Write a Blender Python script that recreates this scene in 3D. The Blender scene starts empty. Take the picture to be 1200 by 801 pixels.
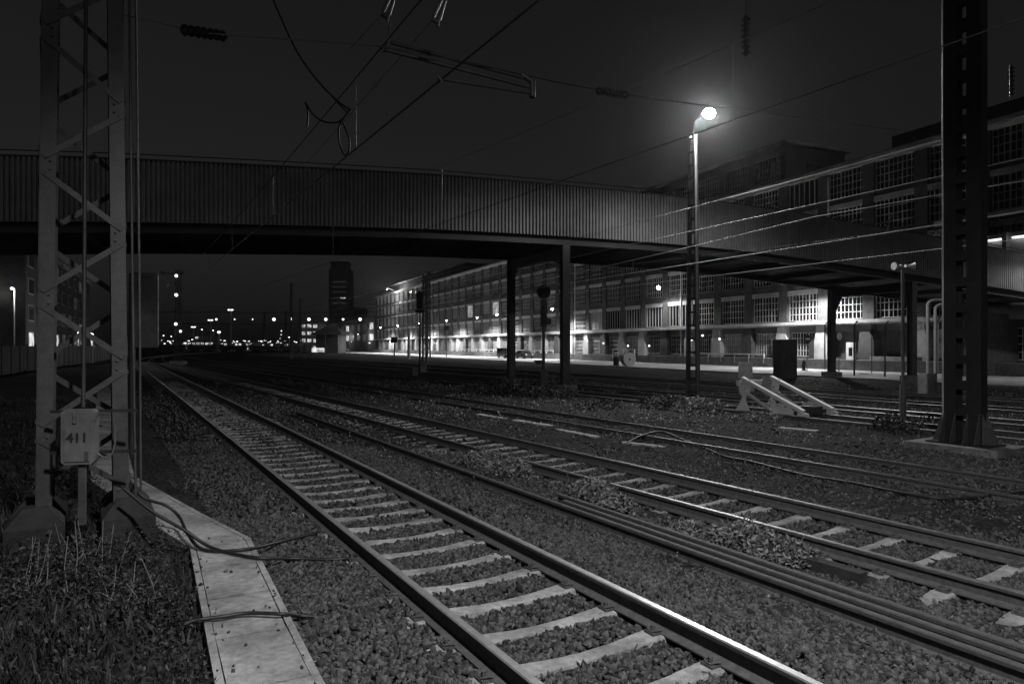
import bpy, math, random
import numpy as np
from mathutils import Vector, Matrix
random.seed(7)
rng = np.random.default_rng(11)
sc = bpy.context.scene
COL = sc.collection
F = 800.0; CX = 600.0; HY = 405.0; CZ = 2.27
V = Vector

# ------------------------------------------------------------------ helpers
def tag(o, label=None, cat=None, group=None, kind=None):
    if label: o['label'] = label
    if cat: o['category'] = cat
    if group: o['group'] = group
    if kind: o['kind'] = kind
    return o

def thing(name, label, cat, loc=(0, 0, 0), rz=0.0, group=None):
    o = bpy.data.objects.new(name, None)
    o.empty_display_size = 0.2
    COL.objects.link(o)
    o.location = loc
    o.rotation_euler = (0, 0, rz)
    return tag(o, label, cat, group)

class MB:
    """collects shapes; build() links them as one mesh object"""
    def __init__(s):
        s.v = []; s.f = []; s.m = []; s.sm = []
    def add(s, verts, faces, mi=0, smooth=False):
        b = len(s.v)
        s.v.extend([tuple(p) for p in verts])
        for f in faces:
            s.f.append([b + i for i in f]); s.m.append(mi); s.sm.append(smooth)
        return s
    def box(s, c, size, rz=0.0, mi=0, mat=None):
        hx, hy, hz = size[0] / 2, size[1] / 2, size[2] / 2
        ps = [(x, y, z) for x in (-hx, hx) for y in (-hy, hy) for z in (-hz, hz)]
        R = mat if mat is not None else Matrix.Rotation(rz, 3, 'Z')
        c = V(c)
        ps = [c + R @ V(p) for p in ps]
        return s.add(ps, [(0, 1, 3, 2), (4, 6, 7, 5), (0, 4, 5, 1), (2, 3, 7, 6), (0, 2, 6, 4), (1, 5, 7, 3)], mi)
    def bx(s, x0, x1, y0, y1, z0, z1, mi=0):
        return s.box(((x0 + x1) / 2, (y0 + y1) / 2, (z0 + z1) / 2), (x1 - x0, y1 - y0, z1 - z0), 0, mi)
    def bar(s, p, q, w, h, side=None, mi=0):
        p = V(p); q = V(q); d = q - p; L = d.length
        d = d / L
        if side is None:
            side = V((0, 0, 1)).cross(d)
            if side.length < 1e-3: side = V((1, 0, 0))
        side = V(side); side = (side - d * side.dot(d)).normalized()
        up = d.cross(side)
        R = Matrix((side, d, up)).transposed()
        return s.box((p + q) / 2, (w, L, h), mat=R, mi=mi)
    def tube(s, pts, r, n=8, mi=0, cap=True, closed=False):
        pts = [V(p) for p in pts]
        rs = r if isinstance(r, (list, tuple)) else [r] * len(pts)
        rings = []
        prev = None
        N = len(pts)
        for i, p in enumerate(pts):
            if closed:
                t = pts[(i + 1) % N] - pts[i - 1]
            else:
                t = pts[min(i + 1, N - 1)] - pts[max(i - 1, 0)]
            t.normalize()
            if prev is None:
                a = V((0, 0, 1)) if abs(t.z) < 0.9 else V((1, 0, 0))
                x = t.cross(a).normalized()
            else:
                x = (prev - t * prev.dot(t)).normalized()
            prev = x
            y = t.cross(x)
            rings.append([p + (x * math.cos(2 * math.pi * k / n) + y * math.sin(2 * math.pi * k / n)) * rs[i] for k in range(n)])
        vs = [q for g in rings for q in g]
        fs = []
        for i in range(N if closed else N - 1):
            j = (i + 1) % N
            for k in range(n):
                k2 = (k + 1) % n
                fs.append((i * n + k, i * n + k2, j * n + k2, j * n + k))
        s.add(vs, fs, mi, True)
        if cap and not closed:
            s.add(rings[0], [tuple(range(n - 1, -1, -1))], mi); s.add(rings[-1], [tuple(range(n))], mi)
        return s
    def cyl(s, p, q, r, n=12, mi=0, r2=None):
        return s.tube([p, q], [r, r if r2 is None else r2], n, mi)
    def ball(s, c, r, n=10, m=6, mi=0, sc_=(1, 1, 1)):
        c = V(c)
        vs = [c + V((0, 0, r * sc_[2]))]
        for i in range(1, m):
            th = math.pi * i / m
            for k in range(n):
                ph = 2 * math.pi * k / n
                vs.append(c + V((r * sc_[0] * math.sin(th) * math.cos(ph), r * sc_[1] * math.sin(th) * math.sin(ph), r * sc_[2] * math.cos(th))))
        vs.append(c - V((0, 0, r * sc_[2])))
        fs = []
        for k in range(n): fs.append((0, 1 + k, 1 + (k + 1) % n))
        for i in range(m - 2):
            for k in range(n):
                a = 1 + i * n + k; b = 1 + i * n + (k + 1) % n
                fs.append((a, a + n, b + n, b))
        L = len(vs) - 1
        for k in range(n): fs.append((L, L - n + (k + 1) % n, L - n + k))
        return s.add(vs, fs, mi, True)
    def prism(s, poly, o, ax, ay, d, mi=0):
        """2-D polygon on axes ax, ay at o, extruded along d"""
        o = V(o); ax = V(ax); ay = V(ay); d = V(d)
        n = len(poly)
        a = [o + ax * p[0] + ay * p[1] for p in poly]
        b = [p + d for p in a]
        fs = [tuple(range(n - 1, -1, -1)), tuple(range(n, 2 * n))]
        for i in range(n):
            j = (i + 1) % n
            fs.append((i, j, n + j, n + i))
        return s.add(a + b, fs, mi)
    def sweep(s, prof, frames, mis=None):
        """closed 2-D profile swept along frames (origin, side, up)"""
        n = len(prof); vs = []
        for (o, sd, up) in frames:
            for p in prof: vs.append(V(o) + V(sd) * p[0] + V(up) * p[1])
        N = len(frames)
        for k in range(n):
            k2 = (k + 1) % n
            b = len(s.v)
            s.v.extend([tuple(vs[i * n + q]) for i in range(N) for q in (k, k2)])
            for i in range(N - 1):
                s.f.append([b + 2 * i, b + 2 * i + 1, b + 2 * i + 3, b + 2 * i + 2])
                s.m.append(mis[k] if mis else 0); s.sm.append(False)
        s.add(vs[:n], [tuple(range(n - 1, -1, -1))]); s.add(vs[-n:], [tuple(range(n))])
        return s
    def mesh(s, name, mats):
        me = bpy.data.meshes.new(name)
        me.from_pydata(s.v, [], s.f)
        for m in (mats if isinstance(mats, (list, tuple)) else [mats]): me.materials.append(m)
        me.polygons.foreach_set('material_index', s.m)
        me.polygons.foreach_set('use_smooth', s.sm)
        me.validate(); me.update()
        return me
    def build(s, name, mats, parent=None, loc=None, world=True):
        o = bpy.data.objects.new(name, s.mesh(name, mats))
        COL.objects.link(o)
        if parent is not None:
            o.parent = parent
            if world and loc is None:      # verts are in world space: undo the parent's own place
                M = Matrix.LocRotScale(parent.location, parent.rotation_euler, None).inverted()
                r = parent.parent
                while r is not None:
                    M = M @ Matrix.LocRotScale(r.location, r.rotation_euler, None).inverted()
                    r = r.parent
                o.location = M.to_translation(); o.rotation_euler = M.to_euler()
        if loc is not None: o.location = loc
        return o

def inst(name, me, parent, loc, rz=0.0):
    o = bpy.data.objects.new(name, me); COL.objects.link(o)
    o.parent = parent; o.location = loc; o.rotation_euler = (0, 0, rz)
    return o

KIDS = {}
def copy_tree(o, parent=None):
    c = o.copy(); COL.objects.link(c)
    if parent is not None: c.parent = parent
    for ch in list(o.children): copy_tree(ch, c)
    return c

def np_mesh(name, verts, tris, mat, parent=None):
    me = bpy.data.meshes.new(name)
    nv = len(verts); nf = len(tris)
    me.vertices.add(nv); me.vertices.foreach_set('co', np.ascontiguousarray(verts, np.float32).ravel())
    k = tris.shape[1]
    me.loops.add(nf * k); me.loops.foreach_set('vertex_index', np.ascontiguousarray(tris, np.int32).ravel())
    me.polygons.add(nf); me.polygons.foreach_set('loop_start', np.arange(0, nf * k, k, dtype=np.int32))
    me.materials.append(mat); me.update(calc_edges=True)
    o = bpy.data.objects.new(name, me); COL.objects.link(o)
    if parent: o.parent = parent
    return o

def gz(y, z=0.0): return F * (CZ - z) / (y - HY)                # depth of a ground point seen at image row y
def at(x, y, Y): return V(((x - CX) / F * Y, Y, CZ + (HY - y) / F * Y))
def gp(x, y, z=0.0):
    d = gz(y, z); return V(((x - CX) / F * d, d, z))

# ------------------------------------------------------------------ materials
def mat(name, base, rough=0.8, metal=0.0, var=0.25, scale=6.0, bump=0.0, bscale=None, emit=None, stain=0.0, spec=0.5, detail=5.0, island=0.0):
    m = bpy.data.materials.new(name); m.use_nodes = True
    nt = m.node_tree; N = nt.nodes; Lk = nt.links
    b = N['Principled BSDF']
    b.inputs['Base Color'].default_value = (base, base, base, 1)
    b.inputs['Roughness'].default_value = rough
    b.inputs['Metallic'].default_value = metal
    b.inputs['Specular IOR Level'].default_value = spec
    g = N.new('ShaderNodeNewGeometry')
    if var > 0:
        n = N.new('ShaderNodeTexNoise'); n.inputs['Scale'].default_value = scale; n.inputs['Detail'].default_value = detail
        n.inputs['Roughness'].default_value = 0.65
        Lk.new(g.outputs['Position'], n.inputs['Vector'])
        mr = N.new('ShaderNodeMapRange'); mr.inputs['From Min'].default_value = 0.3; mr.inputs['From Max'].default_value = 0.7
        mr.inputs['To Min'].default_value = base * (1 - var); mr.inputs['To Max'].default_value = base * (1 + var)
        Lk.new(n.outputs['Fac'], mr.inputs['Value'])
        out = mr.outputs['Result']
        if stain > 0:
            n2 = N.new('ShaderNodeTexNoise'); n2.inputs['Scale'].default_value = scale * 0.13; n2.inputs['Detail'].default_value = 6
            Lk.new(g.outputs['Position'], n2.inputs['Vector'])
            mr2 = N.new('ShaderNodeMapRange'); mr2.inputs['From Min'].default_value = 0.35; mr2.inputs['From Max'].default_value = 0.65
            mr2.inputs['To Min'].default_value = 1 - stain; mr2.inputs['To Max'].default_value = 1 + stain * 0.5
            Lk.new(n2.outputs['Fac'], mr2.inputs['Value'])
            mu = N.new('ShaderNodeMath'); mu.operation = 'MULTIPLY'
            Lk.new(out, mu.inputs[0]); Lk.new(mr2.outputs['Result'], mu.inputs[1]); out = mu.outputs[0]
        if island > 0:
            mr3 = N.new('ShaderNodeMapRange'); mr3.inputs['To Min'].default_value = 1 - island; mr3.inputs['To Max'].default_value = 1 + island
            Lk.new(g.outputs['Random Per Island'], mr3.inputs['Value'])
            mu3 = N.new('ShaderNodeMath'); mu3.operation = 'MULTIPLY'
            Lk.new(out, mu3.inputs[0]); Lk.new(mr3.outputs['Result'], mu3.inputs[1]); out = mu3.outputs[0]
        Lk.new(out, b.inputs['Base Color'])
    if bump > 0:
        n3 = N.new('ShaderNodeTexNoise'); n3.inputs['Scale'].default_value = bscale or scale * 4; n3.inputs['Detail'].default_value = 4
        Lk.new(g.outputs['Position'], n3.inputs['Vector'])
        bp = N.new('ShaderNodeBump'); bp.inputs['Strength'].default_value = bump; bp.inputs['Distance'].default_value = 0.02
        Lk.new(n3.outputs['Fac'], bp.inputs['Height']); Lk.new(bp.outputs['Normal'], b.inputs['Normal'])
    if emit is not None:
        b.inputs['Emission Color'].default_value = (1, 1, 1, 1)
        b.inputs['Emission Strength'].default_value = emit
    return m

M = {}
M['concrete'] = mat('concrete', 0.36, 0.85, var=0.22, scale=9, bump=0.3, stain=0.25)
M['trough'] = mat('trough_concrete', 0.30, 0.9, var=0.35, scale=14, bump=0.5, bscale=120, stain=0.4)
M['sleeper'] = mat('sleeper_concrete', 0.3, 0.85, var=0.35, scale=16, bump=0.5, bscale=90, stain=0.5)
M['old_concrete'] = mat('old_concrete', 0.17, 0.9, var=0.35, scale=7, bump=0.4, stain=0.35)
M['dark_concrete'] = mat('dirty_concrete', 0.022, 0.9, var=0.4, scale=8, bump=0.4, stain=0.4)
M['old_top'] = mat('rusted_rail_top', 0.06, 0.75, var=0.4, scale=10)
M['mast_dark'] = mat('black_mast_paint', 0.02, 0.5, var=0.3, scale=5, stain=0.3)
M['rust'] = mat('rusty_steel', 0.075, 0.75, var=0.35, scale=18, bump=0.15)
M['railtop'] = mat('worn_rail_top', 0.42, 0.4, metal=0.6, var=0.2, scale=14)
M['railtop_mid'] = mat('part_worn_rail_top', 0.26, 0.42, metal=0.7, var=0.35, scale=6)
M['railtop_dull'] = mat('dull_rail_top', 0.25, 0.45, metal=1.0, var=0.3, scale=10)
M['galv'] = mat('galvanised_steel', 0.1, 0.55, metal=0.0, var=0.3, scale=9, bump=0.1, stain=0.3)
M['galv_dark'] = mat('weathered_steel', 0.06, 0.6, var=0.3, scale=7, stain=0.3)
M['paint_dark'] = mat('dark_grey_paint', 0.05, 0.5, var=0.25, scale=5, stain=0.3)
M['black'] = mat('black_rubber', 0.015, 0.5, var=0.2, scale=20)
M['paint_white'] = mat('white_paint', 0.72, 0.5, var=0.12, scale=6, stain=0.18)
M['paint_grey'] = mat('light_grey_paint', 0.42, 0.5, var=0.15, scale=5, stain=0.35)
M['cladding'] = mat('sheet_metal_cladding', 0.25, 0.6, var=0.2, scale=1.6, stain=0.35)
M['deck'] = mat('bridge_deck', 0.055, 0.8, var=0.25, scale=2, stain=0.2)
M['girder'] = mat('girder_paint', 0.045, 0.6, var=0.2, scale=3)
M['brick'] = mat('dark_brick_render', 0.095, 0.9, var=0.3, scale=2.2, bump=0.2, bscale=14, stain=0.35)
M['lintel'] = mat('pale_lintel_concrete', 0.5, 0.85, var=0.2, scale=2.5, stain=0.35)
M['muntin'] = mat('pale_window_bars', 0.45, 0.6, var=0.2, scale=3)
M['glass'] = mat('dark_window_glass', 0.012, 0.12, var=0.5, scale=1.5, spec=0.6)
M['board'] = mat('window_boarding', 0.35, 0.8, var=0.15, scale=2, stain=0.2)
M['lit'] = mat('lit_window', 0.5, 0.6, var=0.0, emit=0.3)
M['litdim'] = mat('dimly_lit_window', 0.05, 0.6, var=0.0, emit=0.03)
M['street'] = mat('street_concrete', 0.5, 0.85, var=0.25, scale=1.2, bump=0.2, stain=0.3)
M['lamp'] = mat('lamp_glass', 0.8, 0.5, var=0.0, emit=60)
M['lampdim'] = mat('small_lamp_glass', 0.8, 0.5, var=0.0, emit=5)
M['lampfar'] = mat('far_lamp_glass', 0.8, 0.5, var=0.0, emit=2.2)
M['litfar'] = mat('far_lit_window_and_wall_glow', 0.5, 0.6, var=0.0, emit=0.5)
M['tube'] = mat('fluorescent_tube', 0.8, 0.5, var=0.0, emit=1.6)
M['mast_paint'] = mat('worn_mast_paint', 0.042, 0.55, var=0.35, scale=9, bump=0.1, stain=0.4)
M['wire_lit'] = mat('lit_copper_wire', 0.6, 0.6, metal=0.0, var=0.1, scale=4)  # same copper wire, coloured paler to stand for floodlight falling on it
M['box_grey'] = mat('worn_grey_paint', 0.12, 0.5, var=0.25, scale=8, stain=0.4)
M['wire'] = mat('copper_wire', 0.12, 0.4, metal=1.0, var=0.2, scale=4)
M['insul'] = mat('glazed_insulator', 0.03, 0.2, var=0.2, scale=4)
M['stone'] = mat('ballast_stone', 0.055, 0.9, island=0.85, var=0.35, scale=30, bump=0.2, bscale=160, detail=2)
M['leaf'] = mat('weed_leaf', 0.16, 0.6, island=0.7, var=0.45, scale=18)
M['leaf_dark'] = mat('bank_leaf', 0.026, 0.6, island=0.8, var=0.3, scale=12)
M['grass'] = mat('grass_blade', 0.02, 0.7, island=0.8, var=0.5, scale=9)
M['stem'] = mat('dry_stem', 0.16, 0.8, var=0.3, scale=20)
M['wood'] = mat('pale_wood', 0.34, 0.8, var=0.25, scale=9, bump=0.2)
M['far'] = mat('far_wall', 0.06, 0.9, var=0.2, scale=0.3)
M['far_pale'] = mat('far_pale_wall', 0.25, 0.9, var=0.2, scale=0.3)
M['carpaint'] = mat('dark_car_paint', 0.03, 0.25, var=0.1, scale=1)
M['carwhite'] = mat('white_car_paint', 0.7, 0.3, var=0.05, scale=1)
M['ink'] = mat('black_lettering', 0.01, 0.7, var=0.0)

def uneven_glow(m, k):
    nt = m.node_tree; g = nt.nodes.new('ShaderNodeNewGeometry'); n = nt.nodes.new('ShaderNodeTexNoise'); n.inputs['Scale'].default_value = .9; n.inputs['Detail'].default_value = 3
    r = nt.nodes.new('ShaderNodeMapRange'); r.inputs['From Min'].default_value = .35; r.inputs['From Max'].default_value = .65; r.inputs['To Min'].default_value = k * .15; r.inputs['To Max'].default_value = k * 1.6
    nt.links.new(g.outputs['Position'], n.inputs['Vector']); nt.links.new(n.outputs['Fac'], r.inputs['Value']); nt.links.new(r.outputs['Result'], nt.nodes['Principled BSDF'].inputs['Emission Strength'])
uneven_glow(M['lit'], .5); uneven_glow(M['litdim'], .03); uneven_glow(M['litfar'], .6)

def ground_material():
    m = bpy.data.materials.new('yard_ground'); m.use_nodes = True
    nt = m.node_tree; N = nt.nodes; L = nt.links; b = N['Principled BSDF']
    b.inputs['Roughness'].default_value = 0.95; b.inputs['Specular IOR Level'].default_value = 0.2
    g = N.new('ShaderNodeNewGeometry')
    vo = N.new('ShaderNodeTexVoronoi'); vo.inputs['Scale'].default_value = 16
    no = N.new('ShaderNodeTexNoise'); no.inputs['Scale'].default_value = 0.35; no.inputs['Detail'].default_value = 8; no.inputs['Roughness'].default_value = 0.7
    nf = N.new('ShaderNodeTexNoise'); nf.inputs['Scale'].default_value = 7; nf.inputs['Detail'].default_value = 6; nf.inputs['Roughness'].default_value = 0.75
    for t in (vo, no, nf): L.new(g.outputs['Position'], t.inputs['Vector'])
    cr = N.new('ShaderNodeValToRGB')
    cr.color_ramp.elements[0].position = 0.35; cr.color_ramp.elements[0].color = (0.012, 0.012, 0.012, 1)
    cr.color_ramp.elements[1].position = 0.68; cr.color_ramp.elements[1].color = (0.045, 0.045, 0.045, 1)
    L.new(no.outputs['Fac'], cr.inputs['Fac'])
    mr = N.new('ShaderNodeMapRange'); mr.inputs['To Min'].default_value = 0.45; mr.inputs['To Max'].default_value = 1.6
    L.new(nf.outputs['Fac'], mr.inputs['Value'])
    sx = N.new('ShaderNodeSeparateColor'); L.new(vo.outputs['Color'], sx.inputs['Color'])
    mr2 = N.new('ShaderNodeMapRange'); mr2.inputs['To Min'].default_value = 0.5; mr2.inputs['To Max'].default_value = 1.4
    L.new(sx.outputs['Red'], mr2.inputs['Value'])
    m1 = N.new('ShaderNodeMix'); m1.data_type = 'RGBA'; m1.blend_type = 'MULTIPLY'; m1.inputs['Factor'].default_value = 1
    m2 = N.new('ShaderNodeMix'); m2.data_type = 'RGBA'; m2.blend_type = 'MULTIPLY'; m2.inputs['Factor'].default_value = 1
    L.new(cr.outputs['Color'], m1.inputs['A']); L.new(mr.outputs['Result'], m1.inputs['B'])
    L.new(m1.outputs['Result'], m2.inputs['A']); L.new(mr2.outputs['Result'], m2.inputs['B'])
    L.new(m2.outputs['Result'], b.inputs['Base Color'])
    ad = N.new('ShaderNodeMath'); ad.operation = 'ADD'
    L.new(vo.outputs['Distance'], ad.inputs[0]); L.new(nf.outputs['Fac'], ad.inputs[1])
    bp = N.new('ShaderNodeBump'); bp.inputs['Strength'].default_value = 0.9; bp.inputs['Distance'].default_value = 0.06
    L.new(ad.outputs[0], bp.inputs['Height']); L.new(bp.outputs['Normal'], b.inputs['Normal'])
    return m
M['ground'] = ground_material()

# ------------------------------------------------------------------ frames of reference
def unit(x, y):
    l = math.hypot(x, y); return V((x / l, y / l, 0))
def vp_dir(xv): return unit((xv - CX), F)
UG = vp_dir(118); NG = V((UG.y, -UG.x, 0))          # yard axes: along / across the tracks
class Track:
    def __init__(s, X0, vp, ztop, curve=None):
        s.u = vp_dir(vp); s.n = V((s.u.y, -s.u.x, 0)); s.a = X0 * s.n.x; s.z = ztop; s.curve = curve
        s.ang = math.atan2(s.n.y, s.n.x)
    def p(s, t, off=0.0, z=None):
        d = 0.0
        if s.curve and t > s.curve[0]: d = (t - s.curve[0]) ** 2 / (2 * s.curve[1])
        q = s.n * (s.a + off + d) + s.u * t
        q.z = s.z if z is None else z
        return q
T1 = Track(3.5, 136, 0.17, (95, 420))
T2 = Track(9.46, 109, 0.0, (95, 520))
T3 = Track(15.2, 115, -0.06)
T4 = Track(23.95, 110, -0.04)
T5 = Track(28.2, 110, -0.05)
T6 = Track(34.0, 110, -0.05)
T7 = Track(39.5, 110, -0.05)

# ground height from the distance across the tracks
GA = [-2000, -60, -9, -5, -1.6, -0.6, 0.35, 1.25, 1.6, 3.0, 4.4, 5.0, 6.3, 6.8, 8.0, 9.3, 9.8, 11.5, 30, 37, 40, 2000]
GH = [0.25, 0.25, 0.28, 0.30, 0.26, 0.12, 0.02, -0.02, -0.05, -0.055, -0.05, -0.12, -0.17, -0.2, -0.215, -0.215, -0.19, -0.17, -0.17, -0.12, -0.03, -0.03]
def gh(x, y):
    a = x * NG.x + y * NG.y
    return float(np.interp(a, GA, GH))
def gh_np(x, y):
    return np.interp(x * NG.x + y * NG.y, GA, GH)

# ------------------------------------------------------------------ ground sheet
def make_ground():
    al = sorted(set([-800, -400, -200, -100, -60, -35, -20, -14, -11] + list(np.arange(-9, 14.01, 0.25)) + list(range(15, 42, 2)) + [50, 70, 100, 160, 300, 500, 800]))
    sl = [-250, -100, -30, -10] + list(np.arange(-5, 30, 0.25)) + list(np.arange(30, 80, 1.0)) + [90, 110, 140, 180, 240, 320, 450, 650, 1000, 1500]
    A, S = np.meshgrid(np.array(al, float), np.array(sl, float), indexing='ij')
    X = A * NG.x + S * UG.x; Y = A * NG.y + S * UG.y
    Z = np.interp(A, GA, GH)
    near = (np.abs(A) < 40) & (S < 80)
    amp = np.where(A < 0.3, 0.05, 0.018)
    Z = Z + near * amp * (np.sin(X * 3.1 + 1.3 * np.sin(Y * 2.3)) * np.cos(Y * 2.7 + X) + 0.6 * rng.normal(size=X.shape))
    na, ns = A.shape
    idx = np.arange(na * ns).reshape(na, ns)
    q = np.stack([idx[:-1, :-1], idx[1:, :-1], idx[1:, 1:], idx[:-1, 1:]], -1).reshape(-1, 4)
    o = np_mesh('ground', np.stack([X, Y, Z], -1).reshape(-1, 3), q, M['ground'])
    o.data.polygons.foreach_set('use_smooth', [True] * len(o.data.polygons))
    tag(o, 'dark gravel and dirt ground of the railway yard', 'ground', kind='structure')
make_ground()

# ------------------------------------------------------------------ rails and sleepers
RP = [(-.075, -.172), (.075, -.172), (.075, -.160), (.02, -.142), (.0085, -.132), (.0085, -.05), (.034, -.038), (.036, -.01), (.028, 0), (-.028, 0), (-.036, -.01), (-.034, -.038), (-.0085, -.05), (-.0085, -.132), (-.02, -.142), (-.075, -.160)]
RMI = [0] * 16
RMI[7] = 1; RMI[8] = 1; RMI[9] = 1
def rail_mesh(tr, off, s0, s1, step=1.0, zoff=0.0, prof=RP):
    n = max(2, int((s1 - s0) / step)); fr = []
    for i in range(n + 1):
        t = s0 + (s1 - s0) * (i / n) ** 1.6
        a = tr.p(t, off); b = tr.p(t + .1, off)
        u = (b - a).normalized(); a.z += zoff
        fr.append((a, V((u.y, -u.x, 0)), V((0, 0, 1))))
    return MB().sweep(prof, fr, RMI)

def sleeper_mesh():
    # pre-stressed sleeper: high at the rail seats, sunk and slimmer in the middle, sloping ends
    xs = [-1.3, -1.27, -1.0, -0.92, -0.58, -0.48, -0.25, 0, 0.25, 0.48, 0.58, 0.92, 1.0, 1.27, 1.3]
    zt = [-.075, -.05, -.012, 0, 0, -.004, -.018, -.022, -.018, -.004, 0, 0, -.012, -.05, -.075]
    wt = [.07, .08, .095, .095, .095, .085, .07, .065, .07, .085, .095, .095, .095, .08, .07]
    vs = []; fs = []
    for x, z, w in zip(xs, zt, wt):
        vs += [(x, -w - .045, z - .19), (x, -w, z - .012), (x, -w + .012, z), (x, w - .012, z), (x, w, z - .012), (x, w + .045, z - .19)]
    n = len(xs)
    for i in range(n - 1):
        for k in range(5):
            a = i * 6 + k
            fs.append((a, a + 6, a + 7, a + 1))
    fs.append((0, 1, 2, 3, 4, 5)); fs.append(tuple(reversed(range((n - 1) * 6, n * 6))))
    return MB().add(vs, fs)
def fastening_mesh():
    mb = MB()
    for sx in (-1, 1):
        x = sx * .115
        mb.box((x, 0, .012), (.085, .11, .02))
        mb.tube([(x, 0, .0), (x, 0, .065)], .016, 6)
        mb.tube([(x - sx * .05, -.05, .03), (x - sx * .01, -.05, .04), (x + sx * .03, -.03, .03), (x + sx * .03, .03, .03), (x - sx * .01, .05, .04), (x - sx * .05, .05, .03)], .008, 5)
    return mb
SLP = sleeper_mesh(); SLP_ME = SLP.mesh('sleeper', M['sleeper'])
FAST_ME = fastening_mesh().mesh('rail_fastening', M['rust'])

def track(tr, label, s0, s1, rails_mat, sl0=None, pitch=.6, nsl=0, near_only=True, detail_to=0):
    o = tr.p(s0 if s0 > 0 else 0)
    root = thing('railway_track', label, 'railway track', (o.x, o.y, tr.z - .172))
    for off in (-.7525, .7525):
        rail_mesh(tr, off, s0, s1).build('rail', [M['rust'], rails_mat], root)
    zs = tr.z - .172
    stuff = MB()
    k = 0; s = sl0
    while s is not None and s < s1 * .8 and k < 500:
        p = tr.p(s, 0, zs); q = tr.p(s + .1, 0, zs)
        d = (q - p).normalized(); ang = math.atan2(-d.x, d.y) 
        if k < nsl:
            loc = p - root.location
            so = inst('sleeper', SLP_ME, root, loc, ang + random.uniform(-.012, .012))
            so.location.z += random.uniform(-.008, .006)
            if k < detail_to:
                for off in (-.7525, .7525): inst('rail_fastening', FAST_ME, so, (off, 0, 0))
        elif s < 110:
            c, sn = math.cos(ang), math.sin(ang)
            stuff.add([(p.x + x * c - y * sn, p.y + x * sn + y * c, p.z + z) for x, y, z in SLP.v], SLP.f)
        k += 1; s += pitch
    if stuff.v:
        tag(stuff.build('far_sleepers', M['sleeper'], root), kind='stuff')
    return root

track(T1, 'nearest railway track with shiny right rail and pale concrete sleepers', -4, 420, M['railtop'], 3.507 - 3.0, .6, 62, detail_to=34)
track(T2, 'second railway track with dark rails and pale sleepers beyond the stored rails', -4, 420, M['railtop_mid'], 4.19 - 3.96, .66, 62, detail_to=34)
track(T3, 'old railway track half buried in weeds in front of the steel mast base', -2, 240, M['railtop_dull'])
track(T4, 'siding track that carries the white buffer stop', 2, 240, M['railtop'])
track(T5, 'railway track running just behind the white buffer stop', 2, 300, M['railtop_mid'])
track(T6, 'dark railway track second from the lit street', 2, 300, M['railtop_mid'])
track(T7, 'dark railway track nearest the lit street and factory', 2, 300, M['railtop_mid'])

# stored rails lying between the two near tracks
SR = Track(5.55 / vp_dir(128).y, 128, 0.0)
for i, (off, s0, s1, lab) in enumerate([(0, -4, 24, 'long rusty stored rail nearest the first track, reaching far down the yard'),
                                        (.17, -4, 8.2, 'rusty stored rail lying in the middle of the bundle of three'),
                                        (.34, -4, 8.6, 'rusty stored rail farthest right in the bundle, beside the weeds')]):
    p = SR.p(0, off)
    r = rail_mesh(SR, off, s0, s1, zoff=.02 + .004 * i).build('stored_rail', [M['rust'], M['old_top']])
    tag(r, lab, 'rail', 'stored rails lying between the tracks')

# ------------------------------------------------------------------ ballast stones
def stones(name, label, P, size, mat_, parent=None):
    v = np.array([(x, y, z) for x in (-1, 1) for y in (-1, 1) for z in (-1, 1)], float) / 1.45
    f = np.array([(0, 1, 3), (0, 3, 2), (4, 6, 7), (4, 7, 5), (0, 4, 5), (0, 5, 1), (2, 3, 7), (2, 7, 6), (0, 2, 6), (0, 6, 4), (1, 5, 7), (1, 7, 3)]); n = len(P); nv = 8
    vv = np.repeat(v[None], n, 0) * rng.uniform(.55, 1.4, (n, nv, 1)) + rng.normal(size=(n, nv, 3)) * .12
    vv *= (rng.uniform(.5, 1.35, (n, 1, 3)) * np.array([1.1, 1.1, .75]))
    q = rng.normal(size=(n, 4)); q /= np.linalg.norm(q, axis=1)[:, None]
    w, x, y, z = q.T
    R = np.stack([1 - 2 * (y * y + z * z), 2 * (x * y - z * w), 2 * (x * z + y * w), 2 * (x * y + z * w), 1 - 2 * (x * x + z * z), 2 * (y * z - x * w), 2 * (x * z - y * w), 2 * (y * z + x * w), 1 - 2 * (x * x + y * y)], -1).reshape(n, 3, 3)
    vv = np.einsum('nij,nkj->nki', R, vv) * size[:, None, None] + P[:, None, :]
    ff = (f[None] + (np.arange(n) * nv)[:, None, None]).reshape(-1, 3)
    o = np_mesh(name, vv.reshape(-1, 3), ff, mat_)
    return tag(o, label, 'gravel', kind='stuff')
def in_sleeper(tr, X, Y, ph, pitch):
    a = X * tr.n.x + Y * tr.n.y - tr.a; s = X * tr.u.x + Y * tr.u.y
    m = np.mod(s - ph + pitch / 2, pitch) - pitch / 2
    return (np.abs(a) < 1.32) & (np.abs(m) < .125 * rng.uniform(.45, 1.1, len(X)) * np.where(np.abs(np.abs(a) - .62) < .12, .6, 1))
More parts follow.
